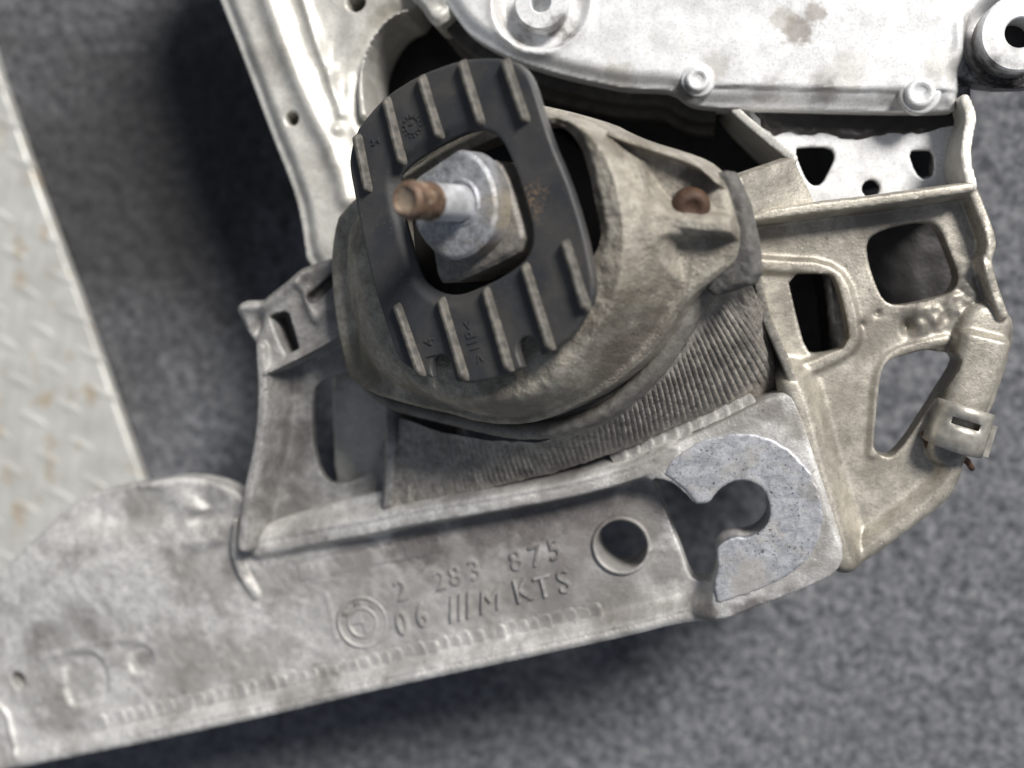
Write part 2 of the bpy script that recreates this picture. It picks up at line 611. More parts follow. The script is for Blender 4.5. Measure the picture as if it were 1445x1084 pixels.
def rib_mat():
    m = Mat("dusty_rubber_edge", 0.55, 0.0, 0.4)
    c = m.mix(m.ramp(m.noise(3, 5), .35, .65), (.060, .056, .050), (.125, .115, .10))
    m.color(c)
    m.bump(m.noise(.7, 3), .08, .6)
    return m.m


def carpet_mat():
    m = Mat("grey_carpet", 0.95, 0.0, 0.1)
    a, b_, c_ = m.noise(4.4, 6, .75, .6), m.noise(45, 4, .6), m.noise(9, 4, .6, .4)
    c = m.mix(m.ramp(a, .34, .66), (.048, .051, .061), (.265, .27, .285))
    c = m.mix(m.range(b_, 0, .45), c, (.125, .13, .145))
    c = m.mix(m.math('MULTIPLY', m.spot(tuple(P(170, 250, FZ)), 150, .9), .85), c, (.040, .039, .039))  # shade over the left carpet, painted into its colour
    c = m.mix(m.math('MULTIPLY', m.ramp(c_, .5, .7), .35), c, (.045, .048, .056))
    m.color(c)
    m.bump(a, 1.2, .8)
    return m.m


def tread_mat():
    m = Mat("worn_aluminium_plate", 0.42, 0.35)
    c = m.mix(m.ramp(m.noise(14, 5), .3, .7), (.53, .53, .50), (.64, .64, .605))
    t = m.math('MULTIPLY', m.ramp(m.noise(16, 4, .6, off=.5), .54, .70), .7)
    c = m.mix(t, c, (.46, .36, .24))
    t = m.math('MULTIPLY', m.ramp(m.noise(5, 3, .6, off=.9), .66, .74), .6)
    c = m.mix(t, c, (.25, .25, .24))
    m.color(c)
    m.bump(m.noise(3, 4), .1, .5)
    return m.m


def plain(name, col, rough=.6, metal=0., grain=.1, size=1.5):
    m = Mat(name, rough, metal)
    c = m.mix(m.ramp(m.noise(size * 4, 4), .3, .7), tuple(x * .7 for x in col), tuple(min(1, x * 1.25) for x in col))
    m.color(c)
    m.bump(m.noise(size, 3), grain, .6)
    return m.m


M_rubber, M_rib, M_carpet, M_tread = rubber_mat(), rib_mat(), carpet_mat(), tread_mat()
M_black = plain("black_rubber_and_shade", (.012, .012, .014), .6)  # rubber of the cushion; also painted shade for the slab under the panel
def tip_mat(end):
    m = Mat("rusty_stud_end", .55, .3)
    c = m.mix(m.ramp(m.noise(3.5, 5, .65, .5), .35, .65), (.075, .048, .036), (.21, .135, .092))
    c = m.mix(m.math('MULTIPLY', m.ramp(m.noise(4.2, 4, .6, .3, off=.5), .52, .64), .7), c, (.46, .37, .27))
    c = m.mix(m.math('MULTIPLY', m.spot(end, 3.8, .4), .7), c, (.33, .27, .20))
    m.color(c)
    m.bump(m.noise(1.4, 4), .3, .8)
    return m.m


M_thread = plain("bare_thread_steel", (.74, .75, .78), .32, .45, .05)
M_clip = plain("dull_spring_steel", (.40, .38, .34), .4, .5, .08)
M_flatblack = plain("flat_black", (.022, .020, .020), .5, 0, .4)  # black of the gusset strip; also painted shade for the bracket window web
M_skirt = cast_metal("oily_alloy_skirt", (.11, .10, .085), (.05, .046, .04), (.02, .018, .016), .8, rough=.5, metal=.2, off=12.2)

# ------------------------------------------------------------------ floor (carpet)
def build_floor():
    x = np.linspace(-620, 620, 621)
    X, Y = np.meshgrid(x, x, indexing='ij')
    Z = vnoise(X, Y, 2.6, 1) * .8 + vnoise(X, Y, 5.0, 2) * .8 + vnoise(X + .4 * Y, Y, 9.0, 3) * .5 - 1.6 + FZ
    n = len(x)
    v = np.stack([X, Y, Z], 2).reshape(-1, 3)
    i = np.arange((n - 1) * n).reshape(n - 1, n)[:, :-1].ravel()
    q = np.stack([i, i + n, i + n + 1, i + 1], 1)
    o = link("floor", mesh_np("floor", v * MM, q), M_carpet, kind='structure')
    o['label'] = "grey flecked carpet under the metal parts"
    return o


build_floor()
# ================================================================== SUBFRAME
sub = thing("subframe", "pale cast aluminium subframe with raised part numbers and keyhole corner, under the rubber mount",
            "subframe", (0, 0, FZ))

LOW_EDGE = [(-80, 1112), (0, 1091), (41, 1084), (194, 1052), (277, 1033), (400, 1006), (511, 979), (649, 949), (800, 917), (900, 895), (957, 880)]
UP_RIM = [(352, 778), (400, 768), (460, 756), (515, 746), (571, 732), (681, 713), (792, 694), (860, 677), (912, 661), (950, 640)]
BLOCK = [(884, 660), (930, 637), (973, 617), (1020, 594), (1061, 573), (1108, 552), (1122, 548), (1132, 566), (1152, 640), (1177, 725), (1199, 801),
         (1126, 836), (1054, 862), (1012, 876), (1006, 850), (1008, 800), (985, 760), (960, 700)]
HOLE_TOP = [(915, 675), (943, 677), (965, 693), (979, 709), (985, 711), (1001, 710), (1009, 697), (1023, 684), (1043, 677), (1062, 680),
            (1079, 692), (1087, 713), (1086, 735), (1074, 751), (1054, 760), (1037, 757), (1015, 769), (1011, 779), (1014, 801),
            (1007, 826), (990, 832), (974, 826), (960, 785), (946, 752), (932, 710)]
BEAM_OUT = LOW_EDGE + [(1000, 876), (1054, 861), (1126, 835), (1199, 801), (1175, 725), (1150, 640), (1130, 566), (1118, 545), (1100, 552),
                       (1066, 551), (1010, 566), (920, 604), (800, 646), (680, 670), (560, 690), (460, 713), (375, 740), (348, 758), (338, 745), (340, 712),
                       (332, 699), (304, 684), (263, 676), (235, 677), (199, 684), (166, 687), (122, 698), (102, 706), (55, 751), (17, 787),
                       (0, 803), (-80, 860)]


def beam_top(X, Y):
    pl = BZ + BBX * X
    out = sdf_poly(X, Y, B(BEAM_OUT, 5), 2)
    h = np.zeros_like(X) + .18 * vnoise(X, Y, 7, 5)
    px_l, px_r = B([(60, 950)])[0][0], B([(330, 950)])[0][0]
    fade = ss(px_l, px_r, X)
    # lower lip and slope
    dl, _, _ = line_dist(X, Y, B(LOW_EDGE + [(985, 873), (1015, 866), (1060, 856)], 5), 0)
    lip = 6.0 * (1 - ss(4.3, 11.5, dl)) + .35 * (1 - ss(3.4, 3.9, dl))
    groove = .5 * np.exp(-((dl - 4.0) / .5) ** 2) * fade
    h = smax(h, lip * (.45 + .55 * fade) - groove, 1.2)
    # upper rim
    du, su, au = line_dist(X, Y, B(UP_RIM, 13), 1)
    amp = 5 + 9 * ss(.02, .5, au)
    chan = 1 - ss(2.6, 5.6 + 3 * (1 - au), du)
    up = 1 - ss(2.6, 11, du)
    end = ss(B([(335, 770)])[0][0], B([(365, 770)])[0][0], X) * (X < B([(960, 700)])[0][0])
    rim = amp * np.where(su > 0, up, chan) * end
    rim -= .4 * np.exp(-((du - 1.2) / .6) ** 2) * (su > 0) * end
    h = smax(h, rim, 1.5)
    # recessed channel floor
    dc = sdf_poly(X, Y, B([(330, 806), (460, 777), (600, 747), (792, 706), (905, 682), (1010, 760), (1000, 838), (850, 868), (650, 911), (400, 966), (250, 990)], 0), 1)
    h += -7.0 * ss(0, 9.0, -dc) * ss(B([(320, 900)])[0][0], B([(560, 860)])[0][0], X)
    # corner block
    db = sdf_poly(X, Y, B(BLOCK, 14), 2)
    blk = 14 * (1 - ss(-.3, 2.2 + 17 * blob(X, Y, Bz(980, 866, 8), 13, 8), db)) - .5 * ss(-4, 0, db)
    h = smax(h, blk, .8)
    # left swell and cast lobes
    sw = blob(X, Y, Bz(120, 800), 55, 26, .25) * 4.5
    left = 1 - fade
    h = h + sw * (1 - ss(B([(280, 900)])[0][0], B([(350, 900)])[0][0], X) * .8)
    h += -6.5 * blob(X, Y, Bz(190, 712), 20, 7, .18)
    d, s, a = line_dist(X, Y, B([(196, 684), (235, 700), (268, 716), (285, 725)], 5), 2)
    h += 1.8 * np.exp(-(d / 5.0) ** 2)
    h += -4.5 * blob(X, Y, Bz(305, 702), 9, 5.5, -.3)
    d, s, a = line_dist(X, Y, B([(258, 737), (300, 730), (338, 720)], 3), 2)
    h += -5.0 * np.exp(-(d / 2.6) ** 2) * ss(0, .4, a)
    d, s, a = line_dist(X, Y, B([(205, 795), (260, 782), (335, 762)], 3), 2)
    h += (ss(-4, 4, d * s) - .5) * 3.0 * np.exp(-(d / 11) ** 2) * (.15 + .85 * a) * ss(0, .35, a) * (1 - ss(.99, 1, a) * .5)
    # thin foot fin of the bracket running onto the beam
    d, s, a = line_dist(X, Y, B([(336, 735), (330, 778), (337, 808), (356, 842)], 4), 2)
    h = smax(h, 7.0 * (1 - .75 * a) * (1 - ss(1.2, 3.2, d)), 1.0)
    h += -1.5 * blob(X, Y, Bz(352, 812), 2.2, 4.5, .4)
    # shallow cast pockets
    h += -1.7 * (1 - ss(-2.5, .5, sdf_poly(X, Y, B([(88, 925), (118, 916), (142, 922), (155, 950), (156, 985), (130, 994), (98, 1002), (88, 965)]))))
    h += -1.4 * (1 - ss(-2, .5, sdf_poly(X, Y, B([(184, 910), (208, 908), (222, 930), (214, 950), (190, 956), (178, 935)]))))
    d, s, a = line_dist(X, Y, B([(460, 838), (468, 870), (474, 900)]), 1)
    h += .5 * np.exp(-(d / 1.2) ** 2)
    d, s, a = line_dist(X, Y, B([(-10, 990), (10, 1003), (18, 1030), (24, 1062)]), 1)
    h += 1.4 * np.exp(-(d / 1.4) ** 2)
    d, s, a = line_dist(X, Y, B([(60, 930), (130, 906), (200, 902)]), 1)
    h += .5 * np.exp(-(d / 1.5) ** 2)
    h += .25 * vnoise(X, Y, 3.0, 9) * ss(B([(850, 700)])[0][0], B([(700, 800)])[0][0], X)
    # edge roundness
    h = h - 1.2 * ss(-2.2, 0, out)
    return pl + h, out, db


def beam_z(p):
    return float(beam_top(np.array([[p[0]]]), np.array([[p[1]]]))[0][0, 0])


def crossmember(X, Y, Z):
    top, out, db = beam_top(X, Y)
    pl = BZ + BBX * X
    bot = pl - 13
    cs = Bz(877, 770)
    rs = np.hypot(X - cs[0], Y - cs[1])
    bot = np.where(rs < 14, pl - 26, bot)
    bot = np.where(db < 3, pl - 9, bot)
    f = relief(top, bot, out, Z)
    hole = sdf_poly(X, Y, B(HOLE_TOP, 13), 1)
    hole = np.minimum(hole, rs - 10.7)
    hp = Bz(22, 963, 3)
    a = .5
    xx, yy = X - hp[0], Y - hp[1]
    ca, sa = math.cos(-1.0), math.sin(-1.0)
    hole = np.minimum(hole, (np.hypot((xx * ca + yy * sa) / 1.35, -xx * sa + yy * ca) - 3.4))
    return np.maximum(f, -hole[:, :, None].astype(np.float32))


_b = bounds(B(BEAM_OUT, 5), 4)
field_part("crossmember", M_alu, sub, (_b[0], _b[1], (20, 88)), 0.75, crossmember)

# rim pressed round the drilled hole
_c = Bz(877, 770, 0.0)
_c = Bz(877, 770, beam_z(_c + np.array([12.5, 0, 0])) - BZ - BBX * _c[0])
v, f = lathe([(10.75, -8), (10.75, .5), (11.3, .95), (12.2, .7), (12.7, -.5), (12.7, -3)], _c, (BBX * -1, 0, 1), 64)
link("hole_rim", py_mesh("hole_rim", v, f[:-2]), M_alu, sub)

# steel horseshoe plate on the corner
HS_OUT = [(940, 655), (971, 632), (993, 621), (1026, 613), (1054, 611), (1087, 618), (1117, 637), (1140, 660), (1154, 685), (1162, 716),
          (1160, 746), (1151, 774), (1137, 794), (1109, 815), (1081, 828), (1054, 839), (1026, 848), (1017, 851), (1000, 845), (960, 800), (930, 700)]


def horseshoe(X, Y, Z):
    pl = BZ + BBX * X + 14.4
    o = sdf_poly(X, Y, B(HS_OUT, 15), 2) + .35 * vnoise(X, Y, 2.5, 3)
    hl = sdf_poly(X, Y, B([(900, 650), (943, 672), (966, 690), (980, 708)] + HOLE_TOP[4:20] + [(1013, 853), (980, 870), (900, 800)], 15), 1)
    d = np.maximum(o, -hl)
    top = pl + .35 + .10 * vnoise(X, Y, 4, 8) - .45 * ss(-.8, 0.2, d)
    return relief(top, pl - 4, d, Z)


_b = bounds(B(HS_OUT, 15), 3)
field_part("horseshoe_plate", M_steel, sub, (_b[0], _b[1], (66, 92)), 0.45, horseshoe, label="bluish zinc coated horseshoe plate round the keyhole slot")


# ------------------------------------------------------------------ tower that carries the mount
def tz_base(X, Y):
    return BZ + BBX * X


TW_OUT = [(520, 330), (476, 362), (429, 377), (408, 396), (381, 416), (372, 427), (354, 423), (340, 428), (334, 437), (341, 450), (352, 476),
          (361, 486), (362, 510), (364, 547), (362, 588), (355, 637), (344, 679), (336, 726), (329, 776), (345, 790), (372, 768), (460, 742),
          (560, 718), (640, 700), (640, 600), (600, 480), (560, 380)]
FIN = [(364, 492), (366, 547), (364, 590), (357, 640), (346, 681), (338, 728), (332, 776)]
SHELF = [(376, 530), (400, 519), (440, 499), (490, 472), (530, 452)]


def tower(X, Y, Z):
    out = sdf_poly(X, Y, PL(TW_OUT, 66), 1)
    base = np.full_like(X, 49.0) + .3 * vnoise(X, Y, 6, 21)
    d, s, a = line_dist(X, Y, PL(SHELF, 70), 1)
    upper = ss(-.6, .6, d * s)
    top = base + 18.0 * upper
    top += 4.0 * np.exp(-(d / 2.4) ** 2) * upper
    # face below shelf falls towards the window
    top += -3.5 * blob(X, Y, P(410, 640, 56), 9, 20, -.1)
    d, s, a = line_dist(X, Y, PL(FIN, 72), 1)
    top = smax(top, 70 - 4 * a - 19 * ss(1.4, 8.5, d), 1.0)
    d, s, a = line_dist(X, Y, PL([(550, 560), (552, 620), (550, 670), (545, 725)], 66), 1)
    top = smax(top, 66 - 17 * ss(1.0, 8.0, d), 1.5)
    # foot below the window that meets the rim
    # left hook and lumps
    d, s, a = line_dist(X, Y, PL([(340, 434), (366, 434), (384, 424), (402, 408), (424, 386)], 70), 2)
    top += 3.0 * np.exp(-(d / 3.0) ** 2)
    top += -5 * blob(X, Y, P(362, 462, 66), 2.2, 6, -.3)
    d, s, a = line_dist(X, Y, PL([(420, 400), (428, 410), (433, 430), (442, 450)], 70), 2)
    top += 2.0 * np.exp(-(d / 2.0) ** 2)
    top += 2.0 * blob(X, Y, P(452, 440, 68), 5, 4)
    top = top - 1.6 * ss(-2.2, 0, out)
    d5, s5, a5 = line_dist(X, Y, PL(FIN, 72), 1)
    f = relief(top, np.minimum(top - 5.0, 46), out, Z)
    win = sdf_poly(X, Y, PL([(437, 557), (450, 538), (500, 520), (541, 505), (545, 560), (540, 615), (531, 643), (519, 668), (494, 682),
                             (466, 685), (453, 675), (443, 651), (438, 615)], 52), 1)
    s1 = sdf_poly(X, Y, PL([(376, 446), (385, 441), (400, 437), (409, 443), (423, 493), (412, 499), (401, 503), (394, 490)], 68), 0) + .6
    f = np.maximum(f, -np.minimum(win, s1)[:, :, None].astype(np.float32))
    d, s, a = line_dist(X, Y, PL([(440, 420), (478, 385)], 68), 0)
    cut = np.maximum((d - 2.3)[:, :, None], 60 - Z)
    return np.maximum(f, -cut.astype(np.float32))


_b = bounds(PL(TW_OUT, 66), 4)
field_part("mount_tower", M_alu_tower, sub, (_b[0], _b[1], (32, 84)), 0.75, tower)


def rear_wall(X, Y, Z):
    pts = PL([(474, 480), (545, 480), (620, 560), (600, 740), (510, 740), (484, 700), (476, 640)], 30)
    out = sdf_poly(X, Y, pts, 1)
    top = 36 + .10 * (X - pts[:, 0].min()) + .3 * vnoise(X, Y, 5, 33)
    return relief(top, top * 0 + FZ, out, Z)


_b = bounds(PL([(476, 480), (580, 560), (575, 740), (478, 690)], 34), 4)
field_part("inner_web", M_alu_rail, sub, (_b[0], _b[1], (FZ - 2, 48)), 1.0, rear_wall)

# core under the mount flange, down to the floor
LIP = [(484, 420), (489, 470), (497, 515), (506, 546), (543, 579), (615, 597), (680, 613), (720, 621), (765, 622), (810, 613), (860, 595), (926, 538), (960, 489),
       (990, 438), (1012, 408), (1058, 392), (1056, 345), (1046, 290), (1030, 250), (980, 230), (850, 180), (760, 165), (560, 250), (494, 330)]


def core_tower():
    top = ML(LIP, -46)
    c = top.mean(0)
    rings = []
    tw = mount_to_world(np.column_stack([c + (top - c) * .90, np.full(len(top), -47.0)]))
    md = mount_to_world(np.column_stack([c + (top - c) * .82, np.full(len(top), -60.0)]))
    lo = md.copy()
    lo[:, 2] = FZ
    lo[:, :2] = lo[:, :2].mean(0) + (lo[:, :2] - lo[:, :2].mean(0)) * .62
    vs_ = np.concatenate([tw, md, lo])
    n = len(top)
    fs = [(r * n + k, (r + 1) * n + k, (r + 1) * n + (k + 1) % n, r * n + (k + 1) % n) for r in range(2) for k in range(n)]
    fs += [tuple(range(n)), tuple(reversed(range(2 * n, 3 * n)))]
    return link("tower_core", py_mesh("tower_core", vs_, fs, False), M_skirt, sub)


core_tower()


# right wall of the tower: a thin rib with a sloping crest
RIB = [(1040, 262), (1050, 310), (1062, 370), (1078, 440), (1098, 482), (1117, 522), (1129, 564)]


def tower_rib(X, Y, Z):
    d, s, a = line_dist(X, Y, PL(RIB, 92), 1)
    crest = 110 - 32 * ss(0.0, 1.0, a)
    thick = 1.7 + 2.6 * ss(0, 60, crest[:, :, None] - Z)
    f = np.maximum(d[:, :, None] - thick, (Z - crest[:, :, None]) * .8)
    return np.maximum(f, 44 - Z).astype(np.float32)


_b = bounds(PL(RIB, 92), 8)
field_part("tower_rib", M_alu_side, sub, (_b[0], _b[1], (42, 116)), 0.75, tower_rib)


# ribbed weld pad between flange and rim
def ribbed_pad():
    A = [(552, 585), (620, 610), (690, 622), (760, 625), (830, 606), (885, 576), (930, 535), (965, 490), (990, 445), (1012, 408), (1058, 392)]
    Bq = [(546, 722), (640, 700), (710, 684), (780, 668), (840, 648), (900, 628), (950, 604), (1000, 586), (1050, 566), (1105, 545), (1086, 455)]
    Bz_ = [64, 66, 68, 69, 70, 71, 71, 71, 70, 62, 66]
    a3 = mount_to_world(np.column_stack([ML(A, -48.5), np.full(len(A), -48.5)]))
    b3 = np.array([P(p[0], p[1], z) for p, z in zip(Bq, Bz_)])

    def resample(p, n):
        t = np.linspace(0, len(p) - 1, len(p))
        tt = np.linspace(0, len(p) - 1, n)
        out = np.stack([np.interp(tt, t, p[:, k]) for k in range(3)], 1)
        ker = np.ones(25) / 25
        pad = np.pad(out, ((12, 12), (0, 0)), mode='edge')
        return np.stack([np.convolve(pad[:, k], ker, 'valid') for k in range(3)], 1)

    n, m = 900, 44
    a3, b3 = resample(a3, n), resample(b3, n)
    mid = (a3 + b3) / 2
    arc = np.concatenate([[0], np.cumsum(np.linalg.norm(np.diff(mid, axis=0), axis=1))])
    s = np.linspace(0, 1, m)
    S, A2 = np.meshgrid(s, arc, indexing='xy')
    pts = a3[:, None, :] * (1 - S[..., None]) + b3[:, None, :] * S[..., None]
    nrm = np.cross(np.gradient(pts, axis=0), np.gradient(pts, axis=1))
    nrm /= np.linalg.norm(nrm, axis=2, keepdims=True) + 1e-9
    if nrm[..., 2].mean() < 0:
        nrm = -nrm
    ph = A2 / 2.35 + .5 * S + .12 * vnoise(A2, S * 20, 12, 4)
    env = ss(.02, .12, S) * (1 - ss(.78, .98, S + .06 * vnoise(A2, S, 3, 6))) * ss(arc[-1] * .05, arc[-1] * .35, A2) * (1 - ss(arc[-1] * .86, arc[-1] * .97, A2))
    wv = np.abs(np.sin(math.pi * ph)) ** .7
    hgt = env * 1.35 * (wv - .5) * (.72 + .38 * np.sin(S * 2 * math.pi * 13 + 3 * vnoise(A2, S * 20, 8, 31))) + .3 * vnoise(A2, S * 24, 3, 5) + .18 * vnoise(A2, S * 24, 1.2, 15) + 3.0 * np.sin(math.pi * S) * .3
    pts = pts + nrm * hgt[..., None]
    v_ = pts.reshape(-1, 3)
    i = (np.arange(n - 1)[:, None] * m + np.arange(m - 1)[None, :]).ravel()
    q = np.stack([i, i + 1, i + m + 1, i + m], 1)
    if True:
        # orient upwards
        p = v_[q[len(q) // 2]]
        if np.cross(p[1] - p[0], p[2] - p[0])[2] < 0:
            q = q[:, ::-1]
    return link("ribbed_pad", mesh_np("ribbed_pad", v_ * MM, q), M_pad, sub, label="dark ribbed weld pad below the mount flange")


ribbed_pad()

# ------------------------------------------------------------------ side bracket (right)
SB_OUT = [(1040, 330), (1062, 296), (1150, 284), (1230, 275), (1322, 263), (1365, 257), (1380, 262), (1390, 288), (1403, 330), (1410, 342), (1408, 354),
          (1398, 364), (1408, 400), (1420, 440), (1436, 452), (1430, 500), (1400, 590), (1362, 645), (1358, 656), (1355, 670), (1344, 694),
          (1322, 717), (1280, 747), (1244, 775), (1214, 795), (1199, 806), (1170, 800), (1150, 740), (1125, 640), (1100, 575), (1085, 480), (1070, 400)]
SZ, SBX = 66.0, -0.06


def Sl(pts, dz=0.0):
    return PL(pts, SZ + dz, SBX)


def Sp(px, py, dz=0.0):
    return P(px, py, SZ + dz, SBX)


def side_bracket(X, Y, Z):
    pl = SZ + SBX * X
    out = sdf_poly(X, Y, Sl(SB_OUT, 4), 1)
    h = .25 * vnoise(X, Y, 9, 41)

    def ridge(h, pts, amp, w0, w1, dz=8, k=1.2, fade=0.0):
        d, s, a = line_dist(X, Y, Sl(pts, dz), 1)
        return smax(h, amp * (1 - fade * a) * (1 - ss(w0, w1, d)), k)
    h += -7 * blob(X, Y, Sp(1200, 330), 40, 12, .1)
    h += -4 * blob(X, Y, Sp(1290, 370), 22, 22)
    h = ridge(h, [(1056, 306), (1150, 293), (1230, 284), (1322, 271), (1368, 264)], 15, 1.7, 4.2, 15)
    h = ridge(h, [(1372, 266), (1386, 300), (1400, 340), (1396, 358), (1391, 368), (1402, 405), (1416, 444)], 10, 1.5, 4.0, 10)
    h = ridge(h, [(1060, 372), (1110, 376), (1160, 378), (1188, 396), (1203, 450), (1206, 486), (1170, 508), (1126, 524)], 4.0, 1.5, 5.0, 4)
    h = ridge(h, [(1203, 800), (1244, 769), (1280, 741), (1322, 709), (1342, 688), (1352, 664)], 7.0, 2.2, 10.0, 7, 2.0)
    h = ridge(h, [(1118, 545), (1130, 572), (1148, 645), (1172, 725), (1192, 795)], 15.0, 1.5, 12.5, 14, 2.5)
    h = ridge(h, [(1232, 640), (1236, 590), (1240, 530), (1258, 500), (1300, 488), (1335, 480)], 2.5, 1.0, 4.0, 2)
    # rough broken casting edge beside the post
    rgh = .8 * blob(X, Y, Sp(1372, 390, 4), 5, 15, -.3) + .8 * blob(X, Y, Sp(1308, 450, 4), 9, 6) + .6 * blob(X, Y, Sp(1360, 425, 4), 9, 5)
    h += np.clip(rgh, 0, 1) * (2.6 + 2.2 * vnoise(X, Y, 5.0, 44) + .9 * vnoise(X, Y, 2.2, 45))
    h += -5 * blob(X, Y, Sp(1281, 461), 2.4, 3.2)
    h += -2 * blob(X, Y, Sp(1238, 442), 1.2, 1.2) - 1.6 * blob(X, Y, Sp(1214, 458), 1.2, 1.2)
    # post: half round bar
    d, s, a = line_dist(X, Y, Sl([(1396, 462), (1372, 545), (1343, 634)], 10), 0)
    rr = 10.8 - 2.2 * a
    post = np.where(d < rr, 3 + 9.2 * np.sqrt(np.maximum(1 - (d / rr) ** 5, 0)), -20) - 4.5 * (1 - ss(.03, .10, a)) - 4 * ss(.86, 1.0, a)
    h = np.maximum(h, post)
    h = h - 1.3 * ss(-2.0, 0, out)
    f = relief(pl + h, pl - 11, np.minimum(out, d - rr), Z)
    h1 = sdf_poly(X, Y, Sl([(1110, 386), (1167, 386), (1178, 391), (1192, 440), (1198, 488), (1156, 501), (1137, 496), (1122, 440)]), 1)
    h2 = sdf_poly(X, Y, Sl([(1222, 343), (1233, 330), (1266, 318), (1308, 311), (1325, 320), (1338, 351), (1352, 388), (1347, 406), (1336, 416),
                            (1294, 427), (1261, 431), (1246, 424), (1236, 404), (1225, 371)]), 1)
    h3 = sdf_poly(X, Y, Sl([(1243, 520), (1256, 506), (1278, 500), (1303, 493), (1324, 496), (1343, 498), (1350, 511), (1327, 547), (1303, 586), (1277, 625),
                            (1259, 644), (1246, 644), (1231, 634), (1233, 607), (1238, 555)]), 1)
    hole = np.minimum(np.minimum(h1, h2), h3)
    return np.maximum(f, -hole[:, :, None].astype(np.float32))


_b = bounds(Sl(SB_OUT, 4), 6)
field_part("side_bracket", M_alu_side, sub, (_b[0], _b[1], (34, 90)), 0.75, side_bracket)

def window_shade_web():  # added web, coloured near black to put shade behind the bracket windows
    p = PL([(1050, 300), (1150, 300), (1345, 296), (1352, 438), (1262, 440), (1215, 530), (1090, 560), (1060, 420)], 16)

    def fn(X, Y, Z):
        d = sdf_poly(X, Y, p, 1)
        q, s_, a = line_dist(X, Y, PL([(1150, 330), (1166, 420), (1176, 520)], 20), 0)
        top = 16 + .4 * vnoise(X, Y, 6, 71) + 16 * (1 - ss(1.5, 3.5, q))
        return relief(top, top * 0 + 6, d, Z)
    b2 = bounds(p, 3)
    field_part("window_shade_web", M_flatblack, sub, (b2[0], b2[1], (4, 36)), .9, fn, label="dark web added to blacken the bracket windows")


window_shade_web()


# wall of the bracket climbing to the tower and the wall beside the panel
def wall_part(name, mat, pts, width, zlo, label=None, res=.75, pad=6, soft=1.0):
    """thin cast wall through pixel points with their own crest heights: (px, py, z)"""
    w = np.array([P(*p) for p in pts])

    def fn(X, Y, Z):
        d, s, a = line_dist(X, Y, w[:, :2], 1)
        L = np.concatenate([[0], np.cumsum(np.linalg.norm(np.diff(w[:, :2], axis=0), axis=1))])
        crest = np.interp(a, L / L[-1], w[:, 2])
        t = width / 2 + .03 * (crest[:, :, None] - Z)
        return smax(d[:, :, None] - t, (Z - crest[:, :, None]) * .8, soft).clip(-50, 50).astype(np.float32) if False else \
            np.maximum(np.maximum(d[:, :, None] - t, (Z - crest[:, :, None]) * .8), zlo - Z).astype(np.float32)
    b2 = bounds(w[:, :2], pad)
    return field_part(name, mat, sub, (b2[0], b2[1], (zlo - 2, w[:, 2].max() + 3)), res, fn, label=label)


def face_part(name, mat, quad, thick, parent, n=10, label=None, rough_amp=.3):
    """thick bent sheet from a grid of world corner points (mm)"""
    q = np.array(quad, float)
    s = np.linspace(0, 1, n)
    S, T = np.meshgrid(s, s, indexing='ij')
    p = (q[0] * ((1 - S) * (1 - T))[..., None] + q[1] * (S * (1 - T))[..., None] + q[2] * (S * T)[..., None] + q[3] * ((1 - S) * T)[..., None])
    nr = np.cross(q[1] - q[0], q[3] - q[0])
    nr /= np.linalg.norm(nr)
    if nr[2] < 0:
        nr = -nr
    p = p + nr * (rough_amp * vnoise(S * 30, T * 30, 6, 3))[..., None]
    lo = p - nr * thick
    bm = bmesh.new()
    A = [[bm.verts.new(Vector(p[i, j]) * MM) for j in range(n)] for i in range(n)]
    Bv = [[bm.verts.new(Vector(lo[i, j]) * MM) for j in range(n)] for i in range(n)]
    for i in range(n - 1):
        for j in range(n - 1):
            bm.faces.new((A[i][j], A[i + 1][j], A[i + 1][j + 1], A[i][j + 1]))
            bm.faces.new((Bv[i][j], Bv[i][j + 1], Bv[i + 1][j + 1], Bv[i + 1][j]))
    rim = [(i, 0) for i in range(n)] + [(n - 1, j) for j in range(1, n)] + [(i, n - 1) for i in range(n - 2, -1, -1)] + [(0, j) for j in range(n - 2, 0, -1)]
    for (i, j), (k, l) in zip(rim, rim[1:] + rim[:1]):
        bm.faces.new((A[i][j], Bv[i][j], Bv[k][l], A[k][l]))
    bmesh.ops.recalc_face_normals(bm, faces=bm.faces)
    me = bpy.data.meshes.new(name)
    bm.to_mesh(me)
    bm.free()
    for f_ in me.polygons:
        f_.use_smooth = True
    o = link(name, me, mat, parent, label)
    sharpen(o)
    return o


wall_part("bracket_wall", M_alu_rail, [(1362, 140, 62), (1372, 165, 64), (1366, 190, 68), (1362, 225, 72), (1372, 262, 74)], 4.0, 20)
wall_part("bracket_web", M_alu_rail, [(1030, 145, 54), (1042, 160, 56), (1080, 192, 62), (1120, 224, 70)], 3.4, 10)
face_part("bracket_cheek", M_alu_side, [P(1030, 254, 88), P(1120, 223, 71), P(1152, 292, 68), P(1056, 306, 80)], 6, sub, label="grey slanted cheek between tower and rail")


def gusset(X, Y, Z):
    out = sdf_poly(X, Y, PL([(1030, 120), (1370, 120), (1368, 270), (1260, 292), (1130, 305), (1100, 230)], 46), 0)
    top = 46 + .15 * vnoise(X, Y, 6, 51)
    f = relief(top, top - 4, out, Z)
    h = sdf_poly(X, Y, PL([(1120, 210), (1135, 207), (1172, 207), (1180, 220), (1170, 242), (1160, 261), (1145, 263), (1134, 248)], 46), 1)
    h = np.minimum(h, sdf_poly(X, Y, PL([(1281, 213), (1300, 211), (1318, 212), (1320, 246), (1306, 255), (1292, 245)], 46), 1))
    c = P(1229, 266, 46)
    h = np.minimum(h, np.hypot(X - c[0], Y - c[1]) - 3.6)
    return np.maximum(f, -h[:, :, None].astype(np.float32))


